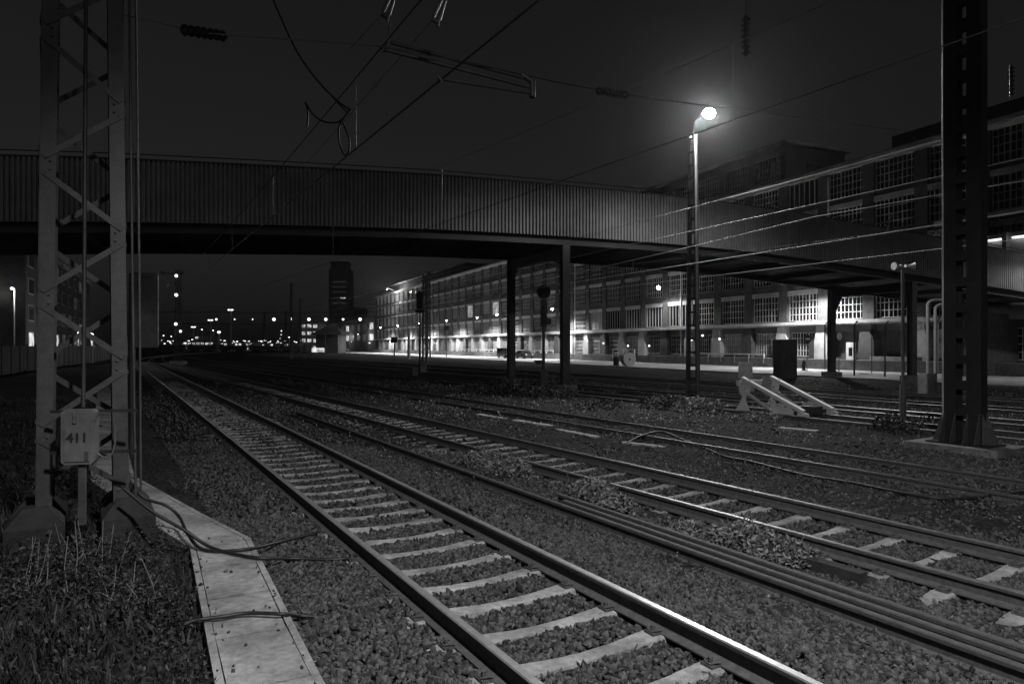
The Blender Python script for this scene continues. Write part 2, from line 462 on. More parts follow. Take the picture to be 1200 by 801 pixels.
def scatter(y0, y1, dens, smin, smax):
    n = int(dens * .8 * (y1 * y1 - y0 * y0) + dens * 3 * (y1 - y0))
    Y = np.sqrt(rng.uniform(y0 * y0, y1 * y1, n)); X = rng.uniform(-.78, .85, n) * Y + rng.uniform(-.6, .6, n)
    a = X * NG.x + Y * NG.y
    keep = (a > 1.25) & ((a < 9.7) | (rng.random(n) < .35)) & (a < 40)
    X, Y, a = X[keep], Y[keep], a[keep]
    sz = rng.uniform(smin, smax, len(X)) * rng.uniform(.7, 1.15, len(X))
    Z = gh_np(X, Y) + rng.uniform(-.2, .4, len(X)) * sz
    o1 = np.abs(X * T1.n.x + Y * T1.n.y - T1.a); o2 = X * T2.n.x + Y * T2.n.y - T2.a
    Z = np.where(o1 < .72, Z + .012, Z + .05 * np.clip((2.0 - o1) / .6, 0, 1))
    Z = np.where(np.abs(o2) < .72, Z + .005, Z)
    bad = (in_sleeper(T1, X, Y, 3.507, .6) & (o1 < .95)) | in_sleeper(T2, X, Y, 4.19, .66)
    for tr in (T1, T2):
        off = np.abs(np.abs(X * tr.n.x + Y * tr.n.y - tr.a) - .7525)
        bad |= off < .1
    k = ~bad
    return np.stack([X[k], Y[k], Z[k]], -1), sz[k]
p1, s1 = scatter(2.6, 9, 1150, .014, .031)
p2, s2 = scatter(9, 16, 420, .018, .036)
p3, s3 = scatter(16, 34, 45, .03, .05)
def trough_debris():
    k = 60; t = rng.random(k) * 4.6; d = np.array([-1.67, 3.17]); d = d / np.hypot(*d); o = np.where(rng.random(k) < .7, rng.choice([-1, 1], k) * rng.uniform(.17, .3, k), rng.uniform(-.2, .2, k))
    X = -1.2 + d[0] * t + d[1] * o; Y = 3.7 + d[1] * t - d[0] * o
    return np.stack([X, Y, np.full(k, .105)], -1), rng.uniform(.005, .016, k)
p4, s4 = trough_debris(); p3 = np.concatenate([p3, p4]); s3 = np.concatenate([s3, s4])
stones('ballast_stones', 'grey crushed stone ballast around the near tracks', np.concatenate([p1, p2, p3]), np.concatenate([s1, s2, s3]), M['stone'])

# ------------------------------------------------------------------ cable trough (concrete lids) on the left
def trough():
    cl = [V((0.62, .6, 0)), V((-1.55, 4.38, 0)), V((-3.22, 7.55, 0)), V((-4.35, 8.75, 0)), V((-6.55, 11.2, 0)), V((-23, 38.5, 0))]
    root = thing('cable_trough', 'pale concrete cable trough with lids running left of the near track', 'cable trough', (cl[1].x, cl[1].y, 0))
    lid = MB(); wall = MB()
    for i in range(len(cl) - 1):
        a, b = cl[i], cl[i + 1]; d = (b - a); L = d.length; d.normalize(); n = V((d.y, -d.x, 0))
        ang = math.atan2(d.y, d.x)
        k = max(1, round(L / .95)); st = L / k
        for j in range(k):
            c = a + d * (st * (j + .5))
            lid.box((c.x, c.y, .065 + random.uniform(-.012, .010)), (st - random.uniform(.015, .04), .50, .07), ang + random.uniform(-.012, .012))
        for sd in (-1, 1):
            c = (a + b) / 2 + n * sd * .285
            wall.box((c.x, c.y, .03 + .002 * i), (L + (.12 if 0 < i < 4 else 0), .055, .13), ang)
    lid.build('trough_lids', M['trough'], root); wall.build('trough_wall', M['trough'], root)
trough()

# ------------------------------------------------------------------ footbridge
BX = [-62, -45, -30, -20.8, -16.3, -5, 0, 4.6, 9.1, 15.2, 21.35, 28.2, 35.9, 42]
BZ = [4.4, 5.7, 6.7, 7.29, 7.56, 7.98, 8.04, 8.03, 7.96, 7.72, 7.27, 6.72, 6.03, 5.4]
def bz(x): 
    # smooth interpolation
    i = int(np.clip(np.searchsorted(BX, x) - 1, 0, len(BX) - 2))
    def sl(j):
        j0 = max(j - 1, 0); j1 = min(j + 1, len(BX) - 1)
        return (BZ[j1] - BZ[j0]) / (BX[j1] - BX[j0])
    h = BX[i + 1] - BX[i]; t = (x - BX[i]) / h
    return (2 * t ** 3 - 3 * t ** 2 + 1) * BZ[i] + (t ** 3 - 2 * t ** 2 + t) * h * sl(i) + (-2 * t ** 3 + 3 * t ** 2) * BZ[i + 1] + (t ** 3 - t ** 2) * h * sl(i + 1)
BD = unit(1, .357); BN = V((-BD.y, BD.x, 0))     # along the bridge / away from the camera
BW = 7.5
def bp(x, w=0.0, dz=0.0):
    return V((x, 35.1 + .357 * x, bz(x) + dz)) + BN * w
def bridge():
    c = bp(2.4); root = thing('footbridge', 'long covered footbridge with ribbed metal sides crossing above all the tracks', 'bridge', (c.x, c.y, 0))
    H = 2.65
    for w, out in ((0, -1), (BW, 1)):
        mb = MB(); vs = []; fs = []
        x = -60.0; pitch = .19 * BD.x
        prof = [(0, 0), (.36, 0), (.42, .11), (.9, .11), (.97, 0)]
        k = 0
        while x < 40:
            for (t, d) in prof:
                q = bp(x + t * pitch, w + out * d)
                vs.append(q); vs.append(q + V((0, 0, H)))
            x += pitch
        for i in range(len(vs) // 2 - 1):
            fs.append((2 * i, 2 * i + 2, 2 * i + 3, 2 * i + 1))
        mb.add(vs, fs).build('cladding', M['cladding'], root)
        cap = MB(); rail = MB(); gird = MB()
        xs = np.linspace(-60, 40, 101)
        fr = [(bp(x, w + out * .02, H), BN, V((0, 0, 1))) for x in xs]
        cap.sweep([(-.1, 0), (.1, 0), (.1, .07), (-.1, .07)], fr).build('capping', M['girder'], root)
        rail.tube([bp(x, w, H + .28) for x in xs], .025, 6).build('top_rail', M['galv_dark'], root)
        fr = [(bp(x, w - out * .25, 0), BN, V((0, 0, 1))) for x in xs]
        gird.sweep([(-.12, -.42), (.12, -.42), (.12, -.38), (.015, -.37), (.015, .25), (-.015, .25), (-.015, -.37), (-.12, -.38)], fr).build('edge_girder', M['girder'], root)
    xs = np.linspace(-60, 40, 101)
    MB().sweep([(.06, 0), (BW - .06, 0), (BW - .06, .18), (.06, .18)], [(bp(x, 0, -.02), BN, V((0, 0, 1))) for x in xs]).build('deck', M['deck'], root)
    for x in np.arange(-58, 40, 3.6):
        mb = MB(); a = bp(x, .4, -.18); b = bp(x, BW - .4, -.18)
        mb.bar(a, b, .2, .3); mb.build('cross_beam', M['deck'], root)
    # portals
    for x in (2.35, 26.4, -44):
        for w, r in ((.35, .6 if x == 2.35 else 0), (BW - .35, 0)):
            p = bp(x + r, w); z0 = gh(p.x, p.y)
            mb = MB(); ang = math.atan2(BD.y, BD.x)
            zt = p.z - .42
            hh = zt - z0 - .35
            cz = z0 + .35 + hh / 2
            for sd in (-1, 1):
                mb.box((p.x + BN.x * sd * .19, p.y + BN.y * sd * .19, cz), (.42, .03, hh), ang)
            mb.box((p.x, p.y, cz), (.03, .35, hh), ang)
            mb.box((p.x, p.y, z0 + .37), (.55, .55, .04), ang)
            col = mb.build('column', M['galv_dark'], root)
            MB().box((p.x, p.y, z0 + .1), (1.0, 1.0, .5), ang).build('footing', M['old_concrete'], root)
        rr = .6 if x == 2.35 else 0
        mb = MB(); a = bp(x + rr, .35, -.72); b = bp(x, BW - .35, -.72)
        mb.bar(a, b, .3, .55)
        for w0, w1 in ((.5, 1.3), (BW - .5, BW - 1.3)):
            a = bp(x + (rr if w0 < 1 else 0), w0); b = bp(x + (rr if w0 < 1 else 0), w1)
            pz = a.z - 1.0
            e = (b - a); e.z = 0
            mb.prism([(0, 0), (0, -1.0), (.25, -1.0), (e.length, -.1), (e.length, 0)], (a.x - BD.x * .05, a.y - BD.y * .05, pz), e.normalized(), (0, 0, 1), BD * .1)
        mb.build('portal_beam', M['girder'], root)
bridge()

# ------------------------------------------------------------------ factory along the lit street
FU = vp_dir(240); FN = V((FU.y, -FU.x, 0)); FD = 56.75
FANG = math.atan2(FU.y, FU.x)
def fp(s, out, z=0.0):
    p = FN * (FD - out) + FU * s; p.z = z; return p
def window_mesh(w, h, cols, rows, thick=3, glassmat='glass', frame_w=.07):
    fr = MB()
    fr.bx(-w / 2, w / 2, -.06, .02, 0, frame_w); fr.bx(-w / 2, w / 2, -.06, .02, h - frame_w, h)
    fr.bx(-w / 2, -w / 2 + frame_w, -.06, .02, frame_w, h - frame_w); fr.bx(w / 2 - frame_w, w / 2, -.06, .02, frame_w, h - frame_w)
    for i in range(1, cols):
        x = -w / 2 + w * i / cols
        t = .1 if thick and i % max(1, cols // thick) == 0 else .05
        fr.bx(x - t / 2, x + t / 2, -.05, .01 if t < .05 else .018, frame_w, h - frame_w)
    for j in range(1, rows):
        z = h * j / rows
        fr.bx(-w / 2 + frame_w, w / 2 - frame_w, -.045, .006, z - .034, z + .034)
    me = fr.mesh('window', M['muntin'])
    gl = MB().bx(-w / 2 + .02, w / 2 - .02, -.1, -.068, .02, h - .02).mesh('pane', M[glassmat])
    return me, gl
WIN = [window_mesh(3.95, 2.8, 9, 4), window_mesh(3.95, 2.8, 6, 1, 6), window_mesh(3.95, 2.8, 9, 4, 3, 'litdim'), window_mesh(3.95, 2.8, 9, 4, 3, 'lit'), window_mesh(3.95, 2.8, 3, 1, 3, 'board')]
WING = [window_mesh(3.3, 2.5, 9, 4), window_mesh(3.3, 2.5, 9, 4, 3, 'litdim'), window_mesh(3.3, 2.5, 3, 1, 3, 'board')]
LINT = MB().bx(-2.25, 2.25, -.1, .14, 0, .5).mesh('lintel', M['lintel'])
SILLS = [4.85, 8.9, 12.9, 16.65]
PIT = 5.15; S00 = 47.2
def factory(name, label, k0, k1, windows_for, cornice_z=19.55, ground_windows=True):
    s0 = S00 + PIT * (k0 - .5); s1 = S00 + PIT * (k1 + .5)
    o = fp(s0, 0); root = thing(name, label, 'building', (o.x, o.y, 0), FANG)
    def W(s): return s - s0      # local x
    mb = MB()
    mb.bx(-.2, s1 - s0 + .2, -14, -.62, 0, 19.2)          # body behind the facade skin
    for k in range(k0, k1 + 2):
        x = W(S00 + PIT * (k - .5))
        mb.bx(x - .6, x + .6, -.6, .1, 4.75, 19.3)
    zb = [4.75, 7.65, 8.9, 11.7, 12.9, 15.7, 16.65, 19.45]
    for (z0, z1) in ((7.65, 8.9), (11.7, 12.9), (15.7, 16.65)):
        for k in range(k0, k1 + 1):
            x = W(S00 + PIT * k)
            mb.bx(x - PIT / 2 + .602, x + PIT / 2 - .602, -.6, -.06, z0 + .004, z1 - .004)
    # ground floor wall
    for k in range(k0, k1 + 1):
        x = W(S00 + PIT * k)
        mb.bx(x - PIT / 2 + .802, x + PIT / 2 - .802, -.6, -.1, 0, 1.15)
        mb.bx(x - PIT / 2 + .802, x + PIT / 2 - .802, -.6, -.1, 3.68, 4.3)
    mb.build('wall', M['brick'], root, loc=(0, 0, 0))
    # buttress piers: wide at the foot
    for k in range(k0, k1 + 2):
        x = W(S00 + PIT * (k - .5))
        p = MB().prism([(-.8, 0), (.8, 0), (.8, 2.6), (.55, 3.9), (.55, 4.28), (-.55, 4.28), (-.55, 3.9), (-.8, 2.6)], (x, -.55, 0), (1, 0, 0), (0, 0, 1), (0, .95, 0))
        p.build('buttress', M['lintel'] if k % 3 else M['brick'], root, loc=(0, 0, 0))
    MB().bx(-.3, s1 - s0 + .3, -.5, .75, 4.3, 4.42).bx(-.3, s1 - s0 + .3, -.5, .82, 4.425, 4.74).build('ledge', M['lintel'], root, loc=(0, 0, 0))
    MB().bx(-.4, s1 - s0 + .4, -.5, .35, 19.3, 19.5).bx(-.5, s1 - s0 + .5, -.5, .8, 19.503, 19.75).bx(-.4, s1 - s0 + .4, -.9, -.45, 19.75, 20.3).build('cornice', M['lintel'], root, loc=(0, 0, 0))
    for k in range(k0, k1 + 1):
        x = W(S00 + PIT * k)
        for fl in range(4):
            v = windows_for(k, fl)
            me, gl = WIN[v]
            wo = inst('window', me, root, (x, -.2, SILLS[fl]))
            inst('pane', gl, wo, (0, 0, 0))
            inst('lintel', LINT, wo, (0, .14, 2.72))
        if ground_windows and windows_for(k, -1) >= 0:
            me, gl = WING[windows_for(k, -1)]
            wo = inst('window', me, root, (x, -.25, 1.16)); inst('pane', gl, wo, (0, 0, 0))
    # loading dock
    MB().bx(6 if k0 < 0 else 0, s1 - s0, .42, 2.3, 0.0, .95).build('loading_dock', M['old_concrete'], root, loc=(0, 0, 0))
    return root, s0, s1
def wn_near(k, fl):
    h = (k * 7 + fl * 13 + k * k * 3) % 11
    if fl == -1:
        if k in (-1, 0): return -1
        return (0, 0, 1, 0, 0, 0, 0, 1, 0, 0, 0)[h]
    if fl == 0:
        if k == 16: return 3
        if k in (5, 6, 7, 8): return 1
        if k == 9: return 4
        if k == 14: return 2
        return 0
    if fl == 1 and k == 17: return 3
    return 0 if h != 5 else 1
NB, ns0, ns1 = factory('factory_building', 'long brick factory with gridded windows and pale lintels beside the lit street', -4, 15, wn_near)
def wn_far(k, fl):
    h = (k * 5 + fl * 17 + k * k) % 13
    if fl == -1: return -1 if h % 4 == 0 else (1 if h % 3 == 0 else 0)
    if fl == 1 and k in (17, 20, 28): return 3
    if fl == 0 and h % 3 == 0: return 2
    return 1 if h % 2 else 0
FB, fs0, fs1 = factory('factory_building', 'far dim end of the factory row with several lit windows', 16, 38, wn_far)

# penthouses on the roofs
def penthouse(root, s0, sa, sb, out, depth, z0, z1, wins, roofover=.7):
    mb = MB().bx(sa - s0, sb - s0, out - depth, out, z0, z1)
    mb.build('penthouse', M['brick'], root, loc=(0, 0, 0))
    p = root.children[-1]
    MB().bx(sa - s0 - .6, sb - s0 + .6, out - depth - .5, out + roofover, z1, z1 + .3).build('penthouse_roof', M['lintel'], root, loc=(0, 0, 0))
    n = int((sb - sa) / PIT)
    if wins:
        for i in range(n):
            me, gl = WIN[0]
            w = inst('penthouse_window', me, root, (sa - s0 + PIT * (i + .55), out + .07, z0 + (z1 - z0) * .38)); inst('pane', gl, w, (0, 0, 0))
penthouse(NB, ns0, 58.5, ns1 - .5, -4, 9.5, 19.2, 25.4, True)
MB().box((64.5 - ns0, -8.5, 22.6), (.1, 2.6, 1.7)).build('end_window', M['glass'], NB, loc=(58.45 - 64.5, 0, 0))
MB().bx(.5, 44.5 - ns0, -11, -3, 19.2, 22.2).build('roof_block', M['brick'], NB, loc=(0, 0, 0))
penthouse(FB, fs0, 156, 243, -1.2, 10, 19.2, 22.4, False, .5)
rl = MB()
for s in np.arange(134, 156, 2.2): rl.bx(s - fs0 - .03, s - fs0 + .03, -3.03, -2.97, 20, 21.6)
rl.bx(134 - fs0, 156 - fs0, -3.02, -2.98, 21.55, 21.62); rl.bx(134 - fs0, 156 - fs0, -3.02, -2.98, 20.9, 20.96)
rl.build('roof_railing', M['galv_dark'], FB, loc=(0, 0, 0))
# doors and details on the near ground floor
d = MB().bx(-.5, .5, -.02, .06, 0, 2.6); dd = d.build('door', M['paint_white'], NB, loc=(46.2 - ns0, .44, 0))
tag(dd, 'white personnel door with a small dark window')
MB().bx(-.2, .2, .062, .075, 1.3, 2.1).build('door_pane', M['glass'], dd, loc=(0, 0, 0))
MB().bx(-1.6, 1.6, -.04, .04, 0, 3.3).build('loading_door', M['paint_dark'], NB, loc=(50.0 - ns0, .0, 0))
MB().bx(39.0 - ns0, 43.6 - ns0, .55, 1.2, 0, 1.3).build('block_wall', M['concrete'], NB, loc=(0, 0, 0))
for s in (49.9, 73.0, 100.9): 
    MB().cyl((s - ns0 - .9, .2, .2), (s - ns0 - .9, .2, 19), .09, 8).build('downpipe', M['paint_white'], NB, loc=(0, 0, 0))

# pavement sheet: the street
def street():
    mb = MB()
    a = fp(-40, 1.0, .0); b = fp(420, 1.0, 0); c = fp(420, 16.5, 0); d = fp(-40, 15.5, 0)
    mb.add([a, b, c, d], [(0, 3, 2, 1)])
    o = mb.build('street', M['street']); tag(o, 'pale concrete street lit by lamps in front of the factory', 'street', kind='structure')
    k = MB()
    k.bar(fp(-40, 15.7, -.02), fp(420, 16.6, -.02), .25, .16)
    o = k.build('kerb', M['old_concrete']); tag(o, 'concrete kerb between the street and the tracks', 'kerb', kind='structure')
street()

# wall lamps
def wall_lamp(s, z, power, label, out=None):
    if out is None: out = 2.6 if s < 95 else 4.2
    p = fp(s, 0, 0)
    root = thing('wall_lamp', label, 'lamp', (p.x, p.y, z - .2), FANG, 'lamps on the factory front')
    MB().tube([(0, -.05, -.2), (0, .5, .25), (0, out, .22)], .04, 6).build('arm', M['galv_dark'], root, loc=(0, 0, 0))
    MB().cyl((0, out, .28), (0, out, .14), .12, 12, 0, .3).build('shade', M['paint_dark'], root, loc=(0, 0, 0))
    MB().ball((0, out, .06), .26 if 60 < s < 95 else .17, 10, 6).build('bulb', M['lamp'] if power > 0 else M['lampdim'], root, loc=(0, 0, 0))
    if power > 0:
        ld = bpy.data.lights.new('wall_lamp_light', 'SPOT'); ld.energy = power * (4.2 if s < 95 else 9.0); ld.shadow_soft_size = .15
        ld.spot_size = math.radians(165); ld.spot_blend = .4
        lo = bpy.data.objects.new('wall_lamp_light', ld); COL.objects.link(lo)
        q = fp(s, out, z - .35); lo.location = q; lo.rotation_euler = (-FN * .15 - V((0, 0, 1))).to_track_quat('-Z', 'Y').to_euler()
LAMPS = [(26.5, 8.6, 150, 'factory wall lamp at the far right behind the steel mast'), (49.3, 8.4, 1500, 'factory wall lamp hidden under the bridge beside the bright gridded window'),
         (73.6, 10.0, 1300, 'bright factory wall lamp left of the lattice lamp mast'),
         (100.5, 8.5, 900, 'factory wall lamp just right of the near bridge column'), (124, 8.5, 600, 'factory wall lamp between the two bridge columns'),
         (134.8, 8.4, 1000, 'factory wall lamp just left of the far bridge column'),
         (154.8, 8.4, 1000, 'factory wall lamp third from the far bridge column'), (177.6, 8.4, 1000, 'factory wall lamp behind the tall hooded signal'), (200, 8.4, 1000, 'factory wall lamp beside the pale concrete post'), (222, 8.4, 900, 'leftmost factory wall lamp at the dim far end')]
for a in LAMPS: wall_lamp(*a)

# ------------------------------------------------------------------ masts
def lattice_leg_mast():
    """the four-legged lattice mast on the left"""
    A = T2.u; Nn = T2.n
    base = V((-4.34, 7.72, 0))               # front right leg
    W0, W1, D0, D1, Ht = .86, .66, .66, .5, 10.5
    root = thing('lattice_mast', 'tall four-legged steel lattice mast standing in the grass on the left', 'mast', base)
    cen = base - Nn * W0 / 2 + A * D0 / 2
    def leg(i, j, z):                         # i: -1 left, 1 right; j: -1 front, 1 back
        t = z / Ht; w = W0 + (W1 - W0) * t; dd = D0 + (D1 - D0) * t
        p = cen + Nn * (i * w / 2) + A * (j * dd / 2); p.z = z; return p
    for i in (-1, 1):
        for j in (-1, 1):
            mb = MB(); p, q = leg(i, j, .28), leg(i, j, Ht)
            off = .07
            mb.bar(p - Nn * i * off, q - Nn * i * off, .14, .016, side=Nn)       # flange in the front or back face
            mb.bar(p + A * (-j) * off + Nn * i * .002, q + A * (-j) * off + Nn * i * .002, .016, .14, side=Nn)
            l = mb.build('leg', M['mast_paint'], root)
            fb = MB(); r = leg(i, j, 0)
            fb.prism([(-.26, -.26), (.26, -.26), (.26, .26), (-.26, .26)], (r.x, r.y, -.3), Nn, A, (0, 0, .68))
            b0 = [r + Nn * x * .26 + A * y * .26 + V((0, 0, .38)) for x, y in ((-1, -1), (1, -1), (1, 1), (-1, 1))]
            b1 = [r + Nn * x * .11 + A * y * .11 + V((0, 0, .56)) for x, y in ((-1, -1), (1, -1), (1, 1), (-1, 1))]
            fb.add(b0 + b1, [(4, 5, 6, 7)] + [(k, (k + 1) % 4, 4 + (k + 1) % 4, 4 + k) for k in range(4)])
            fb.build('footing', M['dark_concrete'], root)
    # zig-zag bracing, bolted
    zs = []
    z = .55; 
    nodes = np.arange(.62, Ht - .2, .72)
    off = .012
    for face in range(4):
        for n in range(len(nodes) - 1):
            e = (n + (1 if face in (0, 2) else 0)) % 2
            za, zb = nodes[n] + .06, nodes[n + 1] - .06
            if face == 0: a, b, nd = leg(-1, -1, za), leg(1, -1, zb), -A
            elif face == 1: a, b, nd = leg(-1, 1, za), leg(1, 1, zb), A
            elif face == 2: a, b, nd = leg(-1, -1, za), leg(-1, 1, zb), -Nn
            else: a, b, nd = leg(1, -1, za), leg(1, 1, zb), Nn
            if e:
                if face < 2: a, b = leg(1, -1 if face == 0 else 1, za), leg(-1, -1 if face == 0 else 1, zb)
                else: a, b = leg(-1 if face == 2 else 1, 1, za), leg(-1 if face == 2 else 1, -1, zb)
            a = a + nd * .016; b = b + nd * .016
            dd = (b - a).normalized(); a = a + dd * .03; b = b - dd * .03
            MB().bar(a, b, .06, .012, side=nd.cross(dd)).build('brace', M['mast_paint'], root)
    for n, z in enumerate(nodes):
        i = 1 if n % 2 == 0 else -1
        for dx, dz in ((.05, .08), (.09, .045), (.05, -.08), (.09, -.045)):
            p = leg(i, -1, z + dz) - Nn * i * dx - A * .012
            MB().cyl(p, p - A * .018, .013, 6).build('bolt', M['rust'], root)
    # conduit in the middle and pipes up the right side
    c0 = leg(0, -1, .9) - A * .06
    MB().tube([leg(0, -1, 1.6) - A * .05, leg(0, -1, 3.0) - A * .05 + Nn * .01, leg(0, -1, 7.5) - A * .05 + Nn * .03, leg(0, -1, 10) - A * .05 + Nn * .05], .02, 8).build('conduit', M['mast_paint'], root)
    pr = leg(1, -1, 0) + Nn * .06
    mp = MB()
    mp.tube([V((pr.x + .02, pr.y, .25)), V((pr.x - .02, pr.y, 3)), V((pr.x - .10, pr.y, 10))], .014, 6)
    mp.tube([V((pr.x + .05, pr.y + .05, .25)), V((pr.x + .03, pr.y + .05, 3)), V((pr.x - .06, pr.y + .05, 10))], .012, 6)
    mp.build('cable_pipes', M['galv_dark'], root)
    return leg, A, Nn
LEG, LA, LN = lattice_leg_mast()

def meter_box():
    p = at(94, 511, 7.05)
    root = thing('cable_cabinet', 'small grey cabinet numbered 411 mounted in front of the lattice mast', 'cabinet', (p.x, p.y, p.z - .3), math.atan2(LN.y, LN.x) - .35)
    w, h, dpt = .31, .56, .13
    bd = MB()
    ch = .03
    bd.prism([(-w / 2 + ch, -h / 2), (w / 2 - ch, -h / 2), (w / 2, -h / 2 + ch), (w / 2, h / 2 - ch), (w / 2 - ch, h / 2), (-w / 2 + ch, h / 2), (-w / 2, h / 2 - ch), (-w / 2, -h / 2 + ch)], (0, -dpt / 2, .3), (1, 0, 0), (0, 0, 1), (0, dpt, 0))
    bd.build('housing', M['box_grey'], root, loc=(0, 0, 0))
    dr = MB().prism([(-w / 2 + .035, -h / 2 + .03), (w / 2 - .035, -h / 2 + .03), (w / 2 - .035, h / 2 - .03), (-w / 2 + .035, h / 2 - .03)], (0, -dpt / 2 - .012, .3), (1, 0, 0), (0, 0, 1), (0, .011, 0)).build('door', M['box_grey'], root, loc=(0, 0, 0))
    MB().box((.09, -dpt / 2 - .018, .11), (.03, .012, .09)).build('latch', M['galv_dark'], dr, loc=(0, 0, 0))
    MB().box((-.02, -dpt / 2 - .02, .51), (.03, .02, .13)).build('hasp', M['galv'], dr, loc=(0, 0, 0))
    cu = bpy.data.curves.new('lettering', 'FONT'); cu.body = '411'; cu.size = .135; cu.align_x = 'CENTER'; cu.extrude = .001; cu.offset = .004
    cu.materials.append(M['ink'])
    t0 = bpy.data.objects.new('lettering_curve', cu); COL.objects.link(t0); bpy.context.view_layer.update()
    me = bpy.data.meshes.new_from_object(t0.evaluated_get(bpy.context.evaluated_depsgraph_get())); bpy.data.objects.remove(t0)
    t = bpy.data.objects.new('lettering', me); COL.objects.link(t); t.parent = dr
    t.location = (0, -dpt / 2 - .0145, .25); t.rotation_euler = (math.pi / 2, 0, 0)
    MB().bar((-.32, .11, .55), (.5, .11, .55), .025, .03).bar((-.32, .11, .12), (.5, .11, .12), .025, .03).build('bracket', M['mast_dark'], root, loc=(0, 0, 0))
    MB().box((0.02, 0, -.3), (.06, .05, .62)).build('post', M['galv_dark'], root, loc=(0, 0, 0))
    # white lead curling to the leg
    pts = [(.17, -.02, .12), (.24, -.02, .07), (.31, -.03, .11), (.345, -.05, .22), (.35, -.07, .42)]
    MB().tube(pts, .009, 6).build('lead', M['box_grey'], root, loc=(0, 0, 0))
meter_box()

def channel_mast():
    """heavy battened mast on the right edge"""
    A = UG; Nn = NG
    p0 = gp(1127, 522, -.05); base = p0 + Nn * .15
    root = thing('channel_mast', 'massive dark battened steel mast on a concrete slab at the right edge', 'mast', (base.x, base.y, -.1))
    Ht = 13.5; ang = math.atan2(A.y, A.x)
    cw = [(.28, .27), (.32, -.26)]
    dp = .28
    for i, (w, c) in enumerate(((.27, .26), (.31, -.25))):
        q = base + A * c
        mb = MB()
        z0 = .03; hh = Ht
        mb.box((q.x - Nn.x * dp / 2, q.y - Nn.y * dp / 2, z0 + hh / 2), (w, .02, hh), ang)
        mb.box((q.x + Nn.x * dp / 2, q.y + Nn.y * dp / 2, z0 + hh / 2), (w, .02, hh), ang)
        mb.box((q.x, q.y, z0 + hh / 2), (.02, dp - .022, hh), ang) if False else mb.box((q.x + A.x * (-1 if i else 1) * (w / 2 - .011), q.y + A.y * (-1 if i else 1) * (w / 2 - .011), z0 + hh / 2), (.02, dp - .022, hh), ang)
        mb.build('channel', M['mast_dark'], root)
    for k in range(22):
        z = .75 + k * .6
        mb = MB()
        for sd in (-1, 1):
            q = base + Nn * sd * (dp / 2 + .018) + A * .01
            mb.box((q.x, q.y, z), (.36, .012, .2), ang)
        mb.build('batten', M['mast_dark'], root)
    g = MB()
    for sd in (-1, 1):
        for c in (-.38, -.13, .14, .38):
            q = base + A * c + Nn * sd * (dp / 2 + .012)
            g.prism([(0, 0), (.26, 0), (.26, .05), (0, .75)], q - A * .008 + V((0, 0, .03)), Nn * sd, (0, 0, 1), A * .016)
    for sd in (-1, 1):
        for c in (-.1, .1):
            q = base + A * sd * .41 + Nn * c
            g.prism([(0, 0), (.26, 0), (.26, .05), (0, .75)], q - Nn * .008 + V((0, 0, .03)), A * sd, (0, 0, 1), Nn * .016)
    g.build('gusset', M['galv_dark'], root)
    MB().box((base.x, base.y, .012), (1.35, .85, .03), ang).build('base_plate', M['mast_dark'], root)
    MB().box((base.x, base.y, -.16), (2.0, 1.5, .3), ang).build('foundation', M['old_concrete'], root)
    q = base + A * .43 - Nn * .1
    MB().tube([V((q.x, q.y, .05)), V((q.x, q.y, 13))], .028, 8).build('conduit', M['paint_grey'], root)
    ins = MB()
    for k in range(24):
        z = 1.5 + k * 1.1
    return base, Ht
RM, RMH = channel_mast()

# lattice lamp mast with the bright floodlight
LM = gp(812, 470, -.15)
LAMP_P = at(831, 133, LM.y - .2)
def lamp_mast(base, top, label, lampdir, power, aim, cone, blend, spill):
    A = UG; root = thing('lamp_mast', label, 'lamp mast', (base.x, base.y, base.z))
    for sd in (-1, 1):
        mb = MB()
        a = base + A * sd * .30; b = V((base.x, base.y, top)) + A * sd * .13
        mb.bar(a, b, .2, .012, side=NG.cross(A) if False else NG)
        for e in (-1, 1):
            mb.bar(a + NG * e * .1, b + NG * e * .08, .012, .09, side=NG)
        mb.build('leg', M['galv'], root)
    n = 20
    for k in range(n):
        t = (k + .7) / n; z = base.z + (top - base.z) * t; w = .30 + (.13 - .30) * t
        q = V((base.x, base.y, z)); mb = MB()
        for e in (-1, 1): mb.bar(q - A * w + NG * e * .1, q + A * w + NG * e * .1, .012, .09, side=NG)
        mb.build('batten', M['galv_dark'], root)
    MB().box((base.x, base.y, base.z), (1.0, .7, .3), math.atan2(A.y, A.x)).build('foundation', M['old_concrete'], root)
    lp = lampdir
    MB().tube([V((base.x, base.y, top - .1)), V((base.x + .08 * (lp.x - base.x), base.y, lp.z - .25)), V((lp.x, lp.y, lp.z + .12))], .014, 8).build('bracket', M['mast_dark'], root)
    c = V((lp.x, lp.y, lp.z))
    hd = MB().prism([(-.3, .0), (.3, 0), (.22, .2), (-.22, .2)], c + V((0, .14, -.02)), (1, 0, 0), (0, 0, 1), (0, .3, 0)).build('lamp_housing', M['galv_dark'], root)
    MB().ball(c, .25, 14, 8, 0, (1.15, .7, .95)).build('lamp_glass', M['lamp'], hd)
    q = V((c.x, c.y, c.z)) + (V(aim) - c).normalized() * .5
    ld = bpy.data.lights.new('floodlight', 'SPOT'); ld.energy = power; ld.shadow_soft_size = .2; ld.spot_size = math.radians(cone); ld.spot_blend = blend
    lo = bpy.data.objects.new('floodlight', ld); COL.objects.link(lo); lo.location = q; lo.rotation_euler = (V(aim) - c).to_track_quat('-Z', 'Y').to_euler()
    if spill:
        ld = bpy.data.lights.new('floodlight_spill', 'SPOT'); ld.energy = spill; ld.shadow_soft_size = .2; ld.spot_size = math.radians(168); ld.spot_blend = .35
        lo = bpy.data.objects.new('floodlight_spill', ld); COL.objects.link(lo); lo.location = q + V((0, -.1, -.2))
